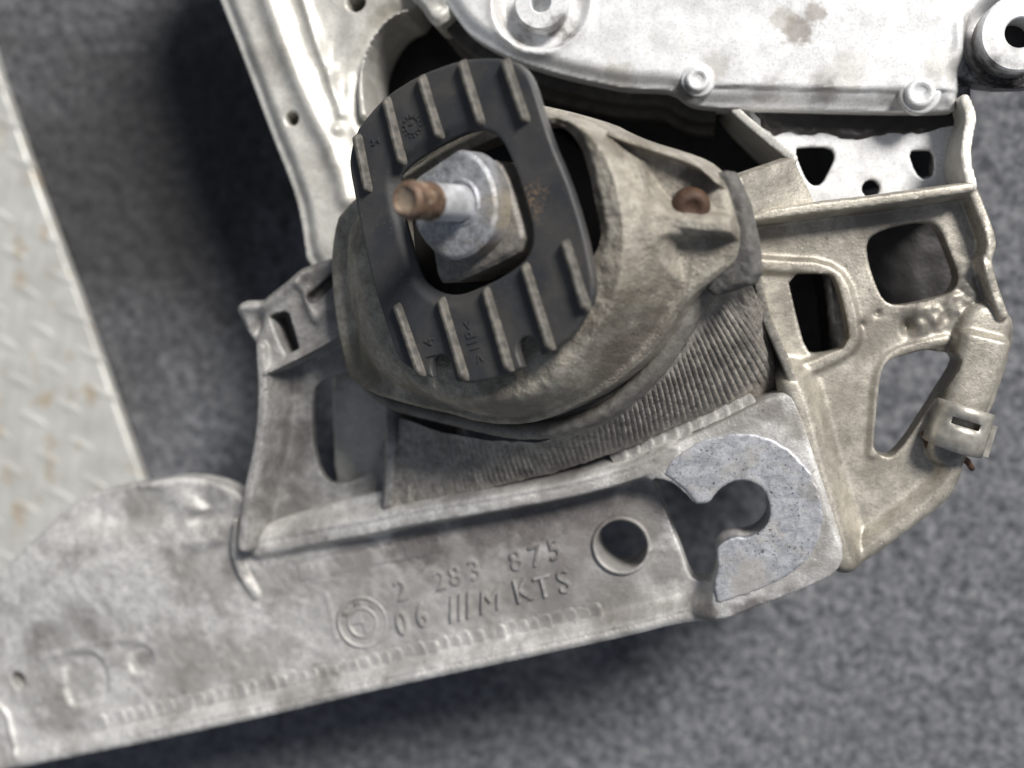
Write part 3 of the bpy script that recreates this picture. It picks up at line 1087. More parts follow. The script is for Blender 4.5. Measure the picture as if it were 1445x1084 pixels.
_b = bounds(PL([(1030, 120), (1370, 120), (1130, 305)], 46), 4)
field_part("gusset_plate", M_panel, sub, (_b[0], _b[1], (38, 50)), 0.7, gusset, label="bright machined plate with three holes")


def ragged_strip(X, Y, Z):  # ragged black strip over the upper edge of the gusset plate
    pts = PL([(1050, 130), (1362, 130), (1362, 176), (1330, 180), (1300, 188), (1270, 186), (1240, 190), (1210, 195), (1180, 196), (1165, 188), (1140, 192),
              (1110, 186), (1085, 190), (1070, 170)], 47)
    out = sdf_poly(X, Y, pts, 1) + .9 * vnoise(X, Y, 3.0, 8)
    top = 47.2 + .5 * vnoise(X, Y, 3, 12) - .8 * ss(-1.5, 0, out)
    return relief(top, top * 0 + 45.5, out, Z)


_b = bounds(PL([(1040, 120), (1365, 130), (1180, 200)], 47), 4)
field_part("black_strip", M_flatblack, sub, (_b[0], _b[1], (44, 50)), 0.6, ragged_strip, label="ragged black strip along the gusset plate")

# ------------------------------------------------------------------ side rail (upper left)
RAIL_OUT = [(190, -420), (290, -40), (305, 0), (335, 75), (377, 188), (405, 257), (418, 300), (430, 385), (480, 400), (560, 360), (560, 200), (520, 172), (514, 130), (515, 91),
            (529, 55), (551, 28), (579, 17), (600, -40), (560, -420)]


def side_rail(X, Y, Z):
    out = sdf_poly(X, Y, PL(RAIL_OUT, 52), 1)
    top = np.full_like(X, 52.0) + .4 * vnoise(X, Y, 8, 61)
    d, s, a = line_dist(X, Y, PL([(372, -30), (384, 14), (413, 91), (446, 166), (474, 221), (490, 280)], 54), 1)
    top += 4.2 * np.exp(-(d / 5.0) ** 2) - np.where(s < 0, 0, 0)
    d, s, a = line_dist(X, Y, PL([(418, -30), (440, 40), (460, 100), (480, 160)], 54), 1)
    top += 2.4 * np.exp(-(d / 2.2) ** 2)
    top += -3.0 * blob(X, Y, P(485, 110, 52), 5, 14, -.3) - 2.5 * blob(X, Y, P(470, 60, 52), 4, 14, -.3)
    top += 3.0 * blob(X, Y, P(479, 183, 52), 2.4, 2.4) + 1.5 * blob(X, Y, P(468, 102, 52), 2, 3)
    top += -6 * ss(-9, 0, out) * 1.0
    d, s, a = line_dist(X, Y, PL([(514, 160), (512, 125), (516, 91), (530, 56), (552, 30), (580, 18)], 54), 1)
    top = smax(top, 55.5 - 8 * ss(1.4, 4.0, d), .8)
    f = relief(top, top * 0 + 14, out, Z)
    c = P(411, 167, 53)
    h = np.hypot(X - c[0], Y - c[1]) - 3.0
    c = P(501, 2, 53)
    h = np.minimum(h, np.hypot(X - c[0], Y - c[1]) - 4.2)
    return np.maximum(f, -h[:, :, None].astype(np.float32))


_b = bounds(PL(RAIL_OUT, 52), 4)
field_part("side_rail", M_alu_rail, sub, (_b[0], _b[1], (12, 64)), 0.85, side_rail)

# ------------------------------------------------------------------ weld ripples along the channel
def ripple_mesh():
    """one weld ripple: a low scale whose far edge ends in a small step"""
    vs_, fs = [], []
    n, m = 9, 5
    for i in range(n):
        y = -1 + 2 * i / (n - 1)
        c = math.sqrt(max(0, 1 - y * y))
        xe = .45 + .55 * c
        for k in range(m):
            t = k / (m - 1)
            vs_.append((-1 + (xe + 1) * t, y, c ** .6 * (.1 + .9 * t * t)))
        vs_.append((xe + .08, y, -.3))
    w = m + 1
    for i in range(n - 1):
        for k in range(m):
            fs.append((i * w + k, i * w + k + 1, (i + 1) * w + k + 1, (i + 1) * w + k))
    return py_mesh("weld_ripple", vs_, fs)


RIP = ripple_mesh()
RIP.materials.append(M_alu)
RIP2 = RIP.copy()
RIP2.materials.clear()
RIP2.materials.append(M_alu_tower)


def ripples(path, pitch, half_w, half_l, hgt, dz, me=RIP, slope=0.0):
    pts = np.array([Bz(p[0], p[1], dz) for p in path])
    L = np.concatenate([[0], np.cumsum(np.linalg.norm(np.diff(pts, axis=0), axis=1))])
    s = 0.0
    while s < L[-1]:
        c = np.array([np.interp(s, L, pts[:, k]) for k in range(3)])
        e = np.array([np.interp(min(s + 1, L[-1] + 1e-3), L, pts[:, k]) for k in range(3)])
        b0 = np.array([np.interp(max(s - 1, 0), L, pts[:, k]) for k in range(3)])
        ang = math.atan2(e[1] - b0[1], e[0] - b0[0])
        o = link("weld_ripple", me, None, sub)
        c[2] = beam_z(c) + .35 if dz < 5 else c[2]
        o.location = Vector(c) * MM - world_loc(sub)
        o.rotation_euler = (slope, 0.0, ang + random.uniform(-.10, .10))
        o.scale = (half_l * random.uniform(.9, 1.1), half_w * random.uniform(.85, 1.15), hgt * random.uniform(.55, 1.15))
        s += pitch * random.uniform(.9, 1.1)


ripples([(130, 1022), (277, 988), (400, 961), (511, 938), (649, 904), (760, 880), (850, 862)], 5.3, 3.7, 3.5, 1.2, .7)
ripples([(432, 806), (520, 788), (622, 766)], 5.0, 3.8, 3.4, .55, .6)
ripples([(874, 643), (930, 618), (1000, 588), (1068, 561)], 5.5, 3.6, 3.6, 1.5, 9.0, RIP2, -.45)

# ------------------------------------------------------------------ raised lettering
def glyph(ch, size_mm, origin, xdir, ydir, up, height, fill=True, italic=0.0, sx=1.0):
    cu = bpy.data.curves.new("glyph", 'FONT')
    cu.body = ch
    cu.size = 1.0
    cu.extrude = 0.0
    cu.resolution_u = 4
    cu.shear = italic
    cu.align_x = 'CENTER'
    tmp = bpy.data.objects.new("glyph", cu)
    COL.objects.link(tmp)
    dg = bpy.context.evaluated_depsgraph_get()
    me = bpy.data.meshes.new_from_object(tmp.evaluated_get(dg))
    bpy.data.objects.remove(tmp)
    bpy.data.curves.remove(cu)
    bm = bmesh.new()
    bm.from_mesh(me)
    bpy.data.meshes.remove(me)
    bmesh.ops.remove_doubles(bm, verts=bm.verts, dist=1e-5)
    r = bmesh.ops.extrude_face_region(bm, geom=bm.faces[:])
    top = [g for g in r['geom'] if isinstance(g, bmesh.types.BMVert)]
    ids = set(v.index for v in top)
    bm.verts.index_update()
    tops = set(top)
    vs_ = []
    for v_ in bm.verts:
        x, y = v_.co.x * size_mm * sx, v_.co.y * size_mm
        z = height if v_ in tops else -.6
        vs_.append(np.asarray(origin) + x * np.asarray(xdir) + y * np.asarray(ydir) + z * np.asarray(up))
    fs = [tuple(v_.index for v_ in f_.verts) for f_ in bm.faces]
    bm.free()
    return vs_, fs


def lettering(name, items, mat, parent, label=None):
    V_, F_ = [], []
    for it in items:
        v_, f_ = glyph(**it)
        k = len(V_)
        V_ += v_
        F_ += [tuple(i + k for i in ff) for ff in f_]
    me = py_mesh(name, V_, F_, False)
    bm = bmesh.new()
    bm.from_mesh(me)
    bmesh.ops.recalc_face_normals(bm, faces=bm.faces)
    bm.to_mesh(me)
    bm.free()
    return link(name, me, mat, parent, label)


def beam_glyph(ch, px, py, hpx, ang_deg, height=.55, italic=0.0, sx=1.0):
    """px, py = foot centre of the character in the photo; ang = baseline slope in the photo (degrees up to the right)"""
    o = Bz(px, py, .15)
    o = Bz(px, py, beam_z(o) - BZ - BBX * o[0])
    a = math.radians(ang_deg)
    x1 = Bz(px + 20 * math.cos(a), py - 20 * math.sin(a), .15)
    y1 = Bz(px - 26 * math.sin(a), py - 26 * math.cos(a), .15)
    x1[2], y1[2] = o[2], beam_z(y1)
    x1, y1 = x1 - o, (y1 - o) * 20 / 26
    mmpp = np.linalg.norm(y1) / 20
    return dict(ch=ch, size_mm=hpx * mmpp / .70, origin=o, xdir=x1 / np.linalg.norm(x1), ydir=y1 / np.linalg.norm(y1),
                up=np.array([0, 0, 1.0]), height=height * 1.75, italic=italic, sx=sx)


SL = 14.0
lettering("part_number", [beam_glyph("2", 570, 846, 30, SL, .6, sx=.85), beam_glyph("2", 624, 832, 28, SL, .6, sx=.9), beam_glyph("8", 646, 825, 28, SL, .6, sx=.9),
                          beam_glyph("3", 674, 818, 30, SL, .6, sx=.9), beam_glyph("8", 732, 804, 30, SL, .6, sx=.9), beam_glyph("7", 760, 798, 30, SL, .6, sx=.9),
                          beam_glyph("5", 786, 789, 30, SL, .6, sx=.9)], M_alu_tower, sub, label="raised part number 2 283 875")
lettering("casting_mark", [beam_glyph("0", 572, 894, 34, SL, .8, sx=.72), beam_glyph("6", 600, 883, 34, SL, .8, sx=.72)], M_alu, sub, label="raised casting number 06")
lettering("casting_letters", [beam_glyph("K", 742, 848, 34, SL, .7, sx=.85), beam_glyph("T", 771, 842, 32, SL, .7, sx=.9), beam_glyph("S", 800, 835, 34, SL, .7, sx=.85)],
          M_alu_tower, sub, label="raised casting letters KTS")
lettering("motor_sport_mark", [beam_glyph("/", 643, 875, 36, SL, .9, -.02, 1.0), beam_glyph("/", 655, 872, 36, SL, .9, -.02, 1.0), beam_glyph("/", 667, 869, 36, SL, .9, -.02, 1.0),
                               beam_glyph("M", 693, 862, 32, SL, .9, .28, .95)], M_alu, sub, label="raised slanted stripes and letter M")


def torus_ring(c, r, w, h, seg=72):
    prof = []
    for k in range(9):
        a = math.pi * k / 8
        prof.append((r - w * math.cos(a), h * math.sin(a) - .15))
    v_, f_ = lathe(prof, c, (0, 0, 1), seg)
    return v_, f_[:-2]


def emblem():
    c = Bz(512, 878, .1)
    c = Bz(512, 878, beam_z(c) - BZ - BBX * c[0])
    r = 38.5 * .288
    V_, F_ = [], []

    def add(v_, f_):
        k = len(V_)
        V_.extend([tuple(x) for x in v_])
        F_.extend([tuple(i + k for i in ff) for ff in f_])
    add(*torus_ring(c, r, .85, 1.2))
    add(*torus_ring(c, r * .58, .8, 1.2))
    tilt = math.radians(14)
    for q0 in (90, 270):
        pts = [np.asarray(c)]
        for k in range(11):
            a = math.radians(q0 + 9 * k) + tilt
            pts.append(c + np.array([math.cos(a), math.sin(a), 0]) * r * .5)
        n = len(pts)
        vs_ = [p + np.array([0, 0, .9]) for p in pts] + [p - np.array([0, 0, .4]) for p in pts]
        fs = [tuple(range(n))] + [(k, k + n, (k + 1) % n + n, (k + 1) % n) for k in range(n)]
        add(vs_, fs)
    for ch, a in (("B", 140), ("M", 90), ("W", 42)):
        th = math.radians(a) + tilt
        y1 = np.array([math.cos(th), math.sin(th), 0])
        x1 = np.array([y1[1], -y1[0], 0])
        add(*glyph(ch, 3.6, c + y1 * r * .66, x1, y1, np.array([0, 0, 1.0]), 1.0))
    me = py_mesh("maker_emblem", V_, F_, False)
    bm = bmesh.new()
    bm.from_mesh(me)
    bmesh.ops.recalc_face_normals(bm, faces=bm.faces)
    for f_ in bm.faces:
        f_.smooth = len(f_.verts) == 4
    bm.to_mesh(me)
    bm.free()
    o = link("maker_emblem", me, M_alu, sub, label="raised round emblem with quartered centre")
    sharpen(o, 50)


emblem()

# ================================================================== ENGINE MOUNT
mnt = thing("engine_mount", "ribbed black rubber topped engine mount with a rusty threaded stud, on the tower", "engine mount", O - N * 46)

HOUSE_B = [(492, 330), (488, 370), (490, 410), (495, 450), (502, 490), (510, 528), (542, 551), (593, 566), (654, 583), (695, 595), (751, 597), (792, 584),
           (860, 550), (915, 505), (937, 478), (975, 417), (1006, 394), (1034, 370), (1042, 335), (1030, 290), (1022, 262), (1004, 240), (985, 224),
           (950, 211), (900, 196), (872, 184), (850, 172), (800, 157), (762, 148), (700, 170), (560, 250), (500, 300)]
HOUSE_T = [(512, 330), (520, 390), (535, 450), (556, 505), (600, 543), (670, 562), (740, 556), (800, 520), (850, 455), (878, 400), (880, 300), (856, 215),
           (820, 175), (770, 162), (700, 180), (560, 262)]
HOUSE_O = [(545, 290), (560, 262), (700, 190), (772, 170), (800, 184), (816, 206), (828, 240), (838, 290), (846, 330), (842, 350), (834, 362), (800, 400),
           (700, 440), (620, 455), (560, 420)]


def housing(X, Y, Z):
    db = sdf_poly(X, Y, ML(HOUSE_B, -34), 1)
    dt = sdf_poly(X, Y, ML(HOUSE_T, -9), 2)
    a = np.maximum(-db, 0)
    b = np.maximum(dt, 0)
    s = a / (a + b + 1e-6)
    conv = np.sin(np.clip(s, 0, 1) * math.pi / 2) ** .8
    right = ss(Mp(800, 400, -20)[0], Mp(900, 400, -20)[0], X)
    shape = conv * (1 - right) + (s ** .95) * right
    h = -40 + 31 * shape
    h += .5 * vnoise(X, Y, 7, 71) + .25 * vnoise(X, Y, 2.4, 72) + .22 * vnoise(X, Y, 1.5, 73) * ss(-.2, .5, vnoise(X, Y, 11, 74))
    # foot with bolt pocket
    pk1 = sdf_poly(X, Y, ML([(912, 226), (950, 220), (986, 238), (1006, 262), (1010, 290), (995, 306), (965, 308), (942, 292), (922, 262)], -26), 2)
    h += -15 * (1 - ss(-3.6, 1.2, pk1))
    pk2 = sdf_poly(X, Y, ML([(936, 334), (980, 330), (1018, 328), (1020, 346), (994, 366), (974, 400), (952, 398)], -26), 2)
    h += -11 * (1 - ss(-3.6, 1.2, pk2))
    d, q, ar = line_dist(X, Y, ML([(870, 250), (908, 290), (955, 314), (1000, 319), (1030, 320)], -24), 2)
    h = smax(h, (-14 - 13 * ar) - 9 * ss(1.2, 5.5, d), 2.5)
    d, q, ar = line_dist(X, Y, ML([(872, 188), (905, 202), (950, 216), (985, 228), (1008, 250)], -24), 2)
    h = smax(h, (-17 - 8 * ar) - 12 * ss(1.0, 4.5, d), 2.0)
    # soft dents in front
    h += -1.6 * blob(X, Y, Mp(640, 575, -20), 16, 4) + 1.2 * blob(X, Y, Mp(560, 545, -20), 5, 4)
    h += -2.2 * blob(X, Y, Mp(500, 480, -25), 4, 9)
    dop = sdf_poly(X, Y, ML(HOUSE_O, -10), 2)
    h = h - 2.2 * ss(4.5, 0.0, dop)
    h = h - 1.5 * ss(-1.8, 0, db)
    f = relief(h, h * 0 - 46, db, Z, .75)
    return np.maximum(f, -dop[:, :, None].astype(np.float32))


_b = bounds(ML(HOUSE_B, -34), 4)
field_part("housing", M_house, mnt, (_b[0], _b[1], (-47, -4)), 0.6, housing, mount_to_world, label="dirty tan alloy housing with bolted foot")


def flange(X, Y, Z):
    d = sdf_poly(X, Y, ML(LIP, -44), 1)
    prof = -46.5 + 5.2 * np.sqrt(np.clip(1 - ((d + 3.6) / 3.6) ** 2, 0, 1)) + .25 * vnoise(X, Y, 4, 77)
    return relief(prof, prof * 0 - 49.5, d, Z)


_b = bounds(ML(LIP, -44), 3)
field_part("flange_ring", M_lip, mnt, (_b[0], _b[1], (-51, -39)), 0.7, flange, mount_to_world, label="dark rounded flange under the housing")


def grit_plate(X, Y, Z):
    p = [(1003, 246), (1026, 238), (1038, 252), (1054, 300), (1063, 350), (1069, 398), (1024, 413), (1000, 420), (990, 380), (1000, 300)]
    d = sdf_poly(X, Y, ML(p, -38), 1) + .4 * vnoise(X, Y, 2, 3)
    top = -37.5 + .22 * vnoise(X, Y, 3.5, 81) + .22 * vnoise(X, Y, 1.2, 82) - 1.0 * ss(-1.5, 0, d)
    return relief(top, top * 0 - 46, d, Z)


_b = bounds(ML([(985, 230), (1075, 425)], -38), 3)
field_part("foot_plate", M_gasket, mnt, (_b[0], _b[1], (-47, -34)), 0.6, grit_plate, mount_to_world, label="dark grey gritty plate beside the bolt")

# rubber block inside the housing
PLATE = [(492, 223), (501, 187), (519, 162), (543, 136), (590, 106), (648, 85), (681, 82), (709, 83), (728, 88), (742, 101), (751, 118), (760, 148), (778, 204),
         (795, 243), (809, 281), (825, 337), (832, 372), (837, 397), (835, 425), (824, 444), (806, 474), (783, 493), (755, 507), (728, 524), (710, 532), (665, 541),
         (648, 540), (604, 533), (582, 523), (562, 509), (548, 470), (529, 412), (516, 357), (501, 281), (493, 240)]
PHOLE = [(557, 248), (579, 227), (626, 200), (665, 184), (688, 183), (704, 193), (716, 212), (733, 253), (747, 301), (752, 328), (750, 350), (738, 371), (702, 395), (672, 408),
         (650, 416), (627, 417), (605, 408), (588, 390), (574, 340), (558, 280)]


def cushion(X, Y, Z):
    d = sdf_poly(X, Y, ML([(500, 330), (560, 250), (700, 175), (830, 190), (900, 330), (830, 450), (660, 520), (540, 470)], -30), 1)
    top = -24 + 2 * vnoise(X, Y, 20, 6)
    return relief(top, top * 0 - 40, d, Z)


_b = bounds(ML([(500, 170), (900, 520), (500, 520), (900, 170)], -30), 3)
field_part("rubber_cushion", M_black, mnt, (_b[0], _b[1], (-41, -18)), 1.0, cushion, mount_to_world)


def stop_plate(X, Y, Z):
    d = sdf_poly(X, Y, ML(PLATE), 1)
    hl = sdf_poly(X, Y, ML(PHOLE), 2)
    for a_, b_, r in (((744, 494), (756, 530), 4.4), ((622, 519), (632, 560), 4.5)):
        q, s_, t_ = line_dist(X, Y, np.array([Mp(*a_), Mp(*b_)]), 0)
        d = np.maximum(d, r - q)
    d = np.maximum(d, -hl)
    # chamfer round the upper left and lower left of the opening
    left = 1 - ss(Mp(600, 300)[0], Mp(690, 300)[0], X + .5 * Y * 0)
    top = -2.6 * left * (1 - ss(0.0, 5.0, hl)) - .5 * ss(-.8, 0, d) + .12 * vnoise(X, Y, 9, 91)
    return relief(top, top * 0 - 4.2, d, Z, .9)


_b = bounds(ML(PLATE), 3)
plate = field_part("stop_plate", M_rubber, mnt, (_b[0], _b[1], (-8, 2)), 0.45, stop_plate, mount_to_world, label="black rubber stop plate with ten ribs")


def rib(p0, p1, w0=13.0, w1=13.0, hgt=3.3):
    a, b_ = Mp(*p0), Mp(*p1)
    d = b_ - a
    L = np.linalg.norm(d)
    d /= L
    s = np.array([-d[1], d[0]])
    mp = .262
    n, m = 28, 9
    v_ = []
    for i in range(n):
        t = i / (n - 1)
        e = min(ss(0, .05, t), 1 - ss(.94, 1.0, t) * .85)
        hw = (w0 * (1 - t) + w1 * t) * mp * .5 * (.75 + .25 * e)
        hh = hgt * (.15 + .85 * e) + .08 * math.sin(9 * t + p0[0])
        for k in range(m):
            u = -1 + 2 * k / (m - 1)
            z = hh * (1 - ss(.36, 1.0, abs(u))) - .25
            c = a + d * L * t + s * u * hw * 1.15
            v_.append((c[0], c[1], z))
    v_ = mount_to_world(np.array(v_))
    i = (np.arange(n - 1)[:, None] * m + np.arange(m - 1)[None, :]).ravel()
    q = np.stack([i, i + m, i + m + 1, i + 1], 1)
    p = v_[q[0]]
    if np.cross(p[1] - p[0], p[2] - p[0]).dot(N) < 0:
        q = q[:, ::-1]
    return link("rib", mesh_np("rib", v_ * MM, q), M_rib, plate)


for p0, p1 in (((522, 272), (505, 190)), ((570, 234), (546, 138)), ((623, 197), (595, 107)), ((681, 178), (652, 86)), ((744, 174), (713, 84)),
               ((561, 428), (597, 532)), ((623, 420), (658, 538)), ((686, 405), (721, 525)), ((741, 371), (779, 495)), ((798, 338), (829, 440))):
    rib(p0, p1, 11.5, 13.5)


def plate_glyph(ch, px, py, hpx, ang_deg, height=.3, sx=1.0):
    o = Mp(px, py)
    a = math.radians(ang_deg)
    x1 = Mp(px + 20 * math.cos(a), py - 20 * math.sin(a)) - o
    y1 = Mp(px - 20 * math.sin(a), py - 20 * math.cos(a)) - o
    k = np.linalg.norm(y1) / 20
    w3 = lambda q: q[0] * U + q[1] * V
    return dict(ch=ch, size_mm=hpx * k / .7, origin=O + w3(o), xdir=w3(x1 / np.linalg.norm(x1)), ydir=w3(y1 / np.linalg.norm(y1)), up=N, height=height + .2, sx=sx)


lettering("moulded_code", [plate_glyph(">", 684, 503, 14, 108), plate_glyph("I", 678, 489, 14, 108), plate_glyph("I", 674, 481, 14, 108),
                           plate_glyph("P", 672, 470, 14, 108), plate_glyph("<", 668, 456, 14, 108)], M_rubber, plate)
lettering("moulded_number", [plate_glyph("4", 613, 480, 14, 108), plate_glyph("1", 616, 499, 13, 108)], M_rubber, plate)
lettering("moulded_letters", [plate_glyph("2", 527, 205, 8, 14), plate_glyph("4", 535, 202, 8, 14)], M_rubber, plate)


def date_wheel():
    c = Mp(582, 177)
    V_, F_ = [], []

    def bar(a0, r0, r1, w):
        d = np.array([math.cos(a0), math.sin(a0)])
        s = np.array([-d[1], d[0]])
        k = len(V_)
        for z in (-.2, .35):
            for r, t in ((r0, -w), (r1, -w), (r1, w), (r0, w)):
                p = c + d * r + s * t
                V_.append((p[0], p[1], z))
        F_.extend([tuple(i + k for i in q) for q in ((3, 2, 1, 0), (4, 5, 6, 7), (0, 1, 5, 4), (1, 2, 6, 5), (2, 3, 7, 6), (3, 0, 4, 7))])
    for i in range(14):
        bar(2 * math.pi * i / 14, 3.3, 4.3, .28)
    for i in range(26):
        a = 2 * math.pi * i / 26
        bar(a, 2.75, 3.05, .36)
    for i in range(3):
        bar(1.2 + .8 * i, .3, 1.5, .22)
    w = mount_to_world(np.array(V_))
    return link("date_wheel_mark", py_mesh("date_wheel_mark", w, F_, False), M_rubber, plate)


date_wheel()


# core block, boss, stud
def core_block(X, Y, Z):
    p = ML([(606, 260), (690, 222), (712, 236), (732, 300), (744, 350), (700, 374), (627, 406), (612, 384)], -2)
    d = sdf_poly(X, Y, p, 1)
    top = -1.5 - 1.4 * ss(-2, 0, d) + .3 * vnoise(X, Y, 3, 95)
    return relief(top, top * 0 - 44, d, Z)


_b = bounds(ML([(600, 215), (750, 410), (600, 410), (750, 215)], -2), 3)
field_part("core_block", M_lip, mnt, (_b[0], _b[1], (-45, 2)), 0.6, core_block, mount_to_world)

BW = 8.0
BOSS = [(585, 253), (587, 251), (589, 249), (615, 232), (641, 214), (645, 212), (650, 211), (664, 214), (682, 230), (694, 251), (701, 281), (700, 306), (694, 330), (680, 349), (662, 362), (641, 369), (621, 363), (602, 347),
        (587, 326), (581, 300), (581, 272)]


def boss(X, Y, Z):
    d = sdf_poly(X, Y, ML(BOSS, BW), 2)
    top = BW - .9 * ss(-1.6, 0, d) + .12 * vnoise(X, Y, 2.5, 97)
    c = Mp(648, 286, BW)
    r = np.hypot(X - c[0], Y - c[1])
    top += .8 * (1 - ss(.3, 1.0, abs(r - 7.6)))
    return relief(top, top * 0 - 2.5, d, Z)


_b = bounds(ML(BOSS, BW), 3)
field_part("clamp_boss", M_boss, mnt, (_b[0], _b[1], (-4, 11)), 0.4, boss, mount_to_world, label="grey zinc boss with two flats round the stud")


def w3(px, py, w):
    m_ = Mp(px, py, w)
    return O + m_[0] * U + m_[1] * V + w * N


def stud():
    base = w3(650, 287, BW)
    # length so that the tip lands left of the base in the photo
    best = None
    for L in np.arange(15, 60, .25):
        p = R.T @ (base + N * L - CAM)
        x = CX - F * p[0] / p[2]
        if best is None or abs(x - 571) < best[0]:
            best = (abs(x - 571), L)
    L = best[1]
    rad = 6.35
    prof, pitch, h = [(rad, -2)], 1.25, .2
    t_end = L * .56
    while h < t_end:
        prof += [(rad, h), (rad - .42, h + pitch * .5)]
        h += pitch
    prof += [(rad, t_end)]
    v_, f_ = lathe(prof, base, N, 56)
    st = link("stud", py_mesh("stud", v_, f_), M_thread, mnt, label="bright threaded lower half of the stud")
    prof = [(rad - .1, t_end - .3), (rad + .05, t_end + .2)]
    h = t_end + .8
    while h < L - 3.2:
        prof += [(rad + .05, h), (rad - .28, h + pitch * .5)]
        h += pitch
    prof += [(rad, L - 2.6), (rad - .5, L - 1.2), (rad - 1.7, L), (rad - 2.1, L - .1), (rad - 2.6, L - .7), (.6, L - .9)]
    v_, f_ = lathe(prof, base, N, 56)
    link("stud_tip", py_mesh("stud_tip", v_, f_), tip_mat(tuple(base + N * L)), st, label="rusty brown stud tip")


stud()

# bolt in the housing foot
def foot_bolt():
    o = w3(973, 288, -34)
    ax = N * .8 + U * .45 - V * .2
    prof = [(8.2, -3), (8.2, 1.0), (7.0, 2.0)]
    v_, f_ = lathe(prof, o, ax, 32)
    b_ = link("fixing_bolt", py_mesh("fixing_bolt", v_, f_), M_gasket, mnt, label="corroded rusty bolt in the foot")
    v_, f_ = lathe([(6.6, 1.5), (6.6, 5.0), (6.2, 6.6), (5.2, 8.0), (3.4, 8.8), (2.6, 8.0), (.4, 7.6)], o, ax, 20)
    h = link("bolt_head", py_mesh("bolt_head", v_, f_), M_rust, b_)


foot_bolt()

# ================================================================== BRIGHT PANEL
pan = thing("cover_panel", "bright silver alloy panel with bosses behind the rubber mount", "metal panel", P(1100, 60, FZ))
PANEL = [(560, -420), (590, -60), (612, -20), (640, 22), (655, 42), (680, 60), (730, 85), (791, 104), (846, 116), (879, 123), (915, 124), (950, 126), (970, 143), (990, 148), (1026, 150), (1114, 151),
         (1239, 155), (1345, 155), (1358, 150), (1361, 130), (1355, 96), (1380, 112), (1430, 118), (1520, 110), (1620, 60), (1640, -60), (1640, -420)]


def panel(X, Y, Z):
    d = sdf_poly(X, Y, PL(PANEL, 62), 1)
    top = 62 + .3 * vnoise(X, Y, 12, 101) - 4.0 * ss(-7, 0, d)
    q, s, a = line_dist(X, Y, PL([(985, 118), (1100, 122), (1240, 126), (1345, 126)], 62), 1)
    top += np.where(s < 0, -1.8, 0) * ss(0, 1.2, q) * ss(P(975, 120, 62)[0], P(990, 120, 62)[0], X)
    c = P(763, 3, 62)
    r = np.hypot(X - c[0], Y - c[1])
    top += -5 * (1 - ss(16, 20, r)) 
    top += 1.0 * np.exp(-((r - 20.5) / 1.5) ** 2)
    c = P(1440, 46, 62)
    r = np.hypot(X - c[0], Y - c[1])
    top += 2.0 * np.exp(-((r - 21) / 2.0) ** 2) - 9 * (1 - ss(15, 20, r)) - 8 * ss(P(1350, 60, 62)[0], P(1372, 60, 62)[0], X)
    return relief(top, top * 0 + 40, d, Z)


_b = bounds(PL(PANEL, 62), 4)
field_part("panel", M_panel, pan, (_b[0], _b[1], (38, 68)), 1.0, panel)


def skirt(X, Y, Z):
    d = sdf_poly(X, Y, PL(PANEL, 54), 1)
    f1 = np.maximum(np.maximum(d[:, :, None] - 4.5, -(d[:, :, None] + 9)), np.maximum(Z - 47, 38 - Z))
    f2 = np.maximum(np.maximum(d[:, :, None] - 9.0, -(d[:, :, None] + 9)), np.maximum(Z - 33, 26 - Z))
    f3 = np.maximum(np.maximum(d[:, :, None] - 6.0, -(d[:, :, None] + 9)), np.maximum(Z - 48, FZ - Z))
    lim = (X - P(1010, 150, 40)[0])[:, :, None]
    return np.maximum(np.minimum(np.minimum(f1, f2), f3), lim).astype(np.float32)


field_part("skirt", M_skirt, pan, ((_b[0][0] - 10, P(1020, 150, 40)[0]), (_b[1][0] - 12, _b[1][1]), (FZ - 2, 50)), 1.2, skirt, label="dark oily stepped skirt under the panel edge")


def gap_shade_slab():  # added black slab that stands in for deep shade in the gap
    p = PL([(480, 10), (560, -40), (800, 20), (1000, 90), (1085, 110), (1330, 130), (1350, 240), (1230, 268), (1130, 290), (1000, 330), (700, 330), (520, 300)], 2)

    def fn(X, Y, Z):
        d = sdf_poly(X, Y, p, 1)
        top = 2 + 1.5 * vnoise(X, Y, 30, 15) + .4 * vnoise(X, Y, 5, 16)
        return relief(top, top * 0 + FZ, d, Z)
    b2 = bounds(p, 3)
    field_part("gap_shade_slab", M_black, pan, (b2[0], b2[1], (FZ - 2, 6)), 1.3, fn, label="black slab added as shade in the gap under the panel")


gap_shade_slab()


def boss_part(px, py, z, r_out, r_hole, h):
    o = P(px, py, z)
    v_, f_ = lathe([(r_out, -h), (r_out, -.6), (r_out - .7, 0), (r_hole + .5, 0), (r_hole, -.5), (r_hole, -h)], o, (0, 0, 1), 48)
    b_ = link("boss", py_mesh("boss", v_, f_[:-2]), M_panel, pan)
    sharpen(b_)
    v_, f_ = lathe([(r_hole + .02, -h), (r_hole + .02, -h + .8)], o, (0, 0, 1), 32)
    link("bore", py_mesh("bore", v_, f_, False), M_black, b_)


boss_part(763, 3, 66, 11.0, 4.0, 14)
boss_part(1440, 46, 68, 14.5, 5.6, 14)


def panel_bolt(px, py, z, r):
    o = P(px, py, z)
    prof = [(r * 1.25, -4), (r * 1.25, 0), (r * 1.1, .7), (r * .9, .8), (r * .86, 2.2), (r * .72, 2.7), (r * .5, 2.75), (r * .42, 2.0), (r * .1, 1.9)]
    v_, f_ = lathe(prof, o, (0, 0, 1), 28)
    link("panel_bolt", py_mesh("panel_bolt", v_, f_), M_panel, pan)


panel_bolt(985, 113, 62, 5.5)
panel_bolt(1298, 132, 61, 6.5)


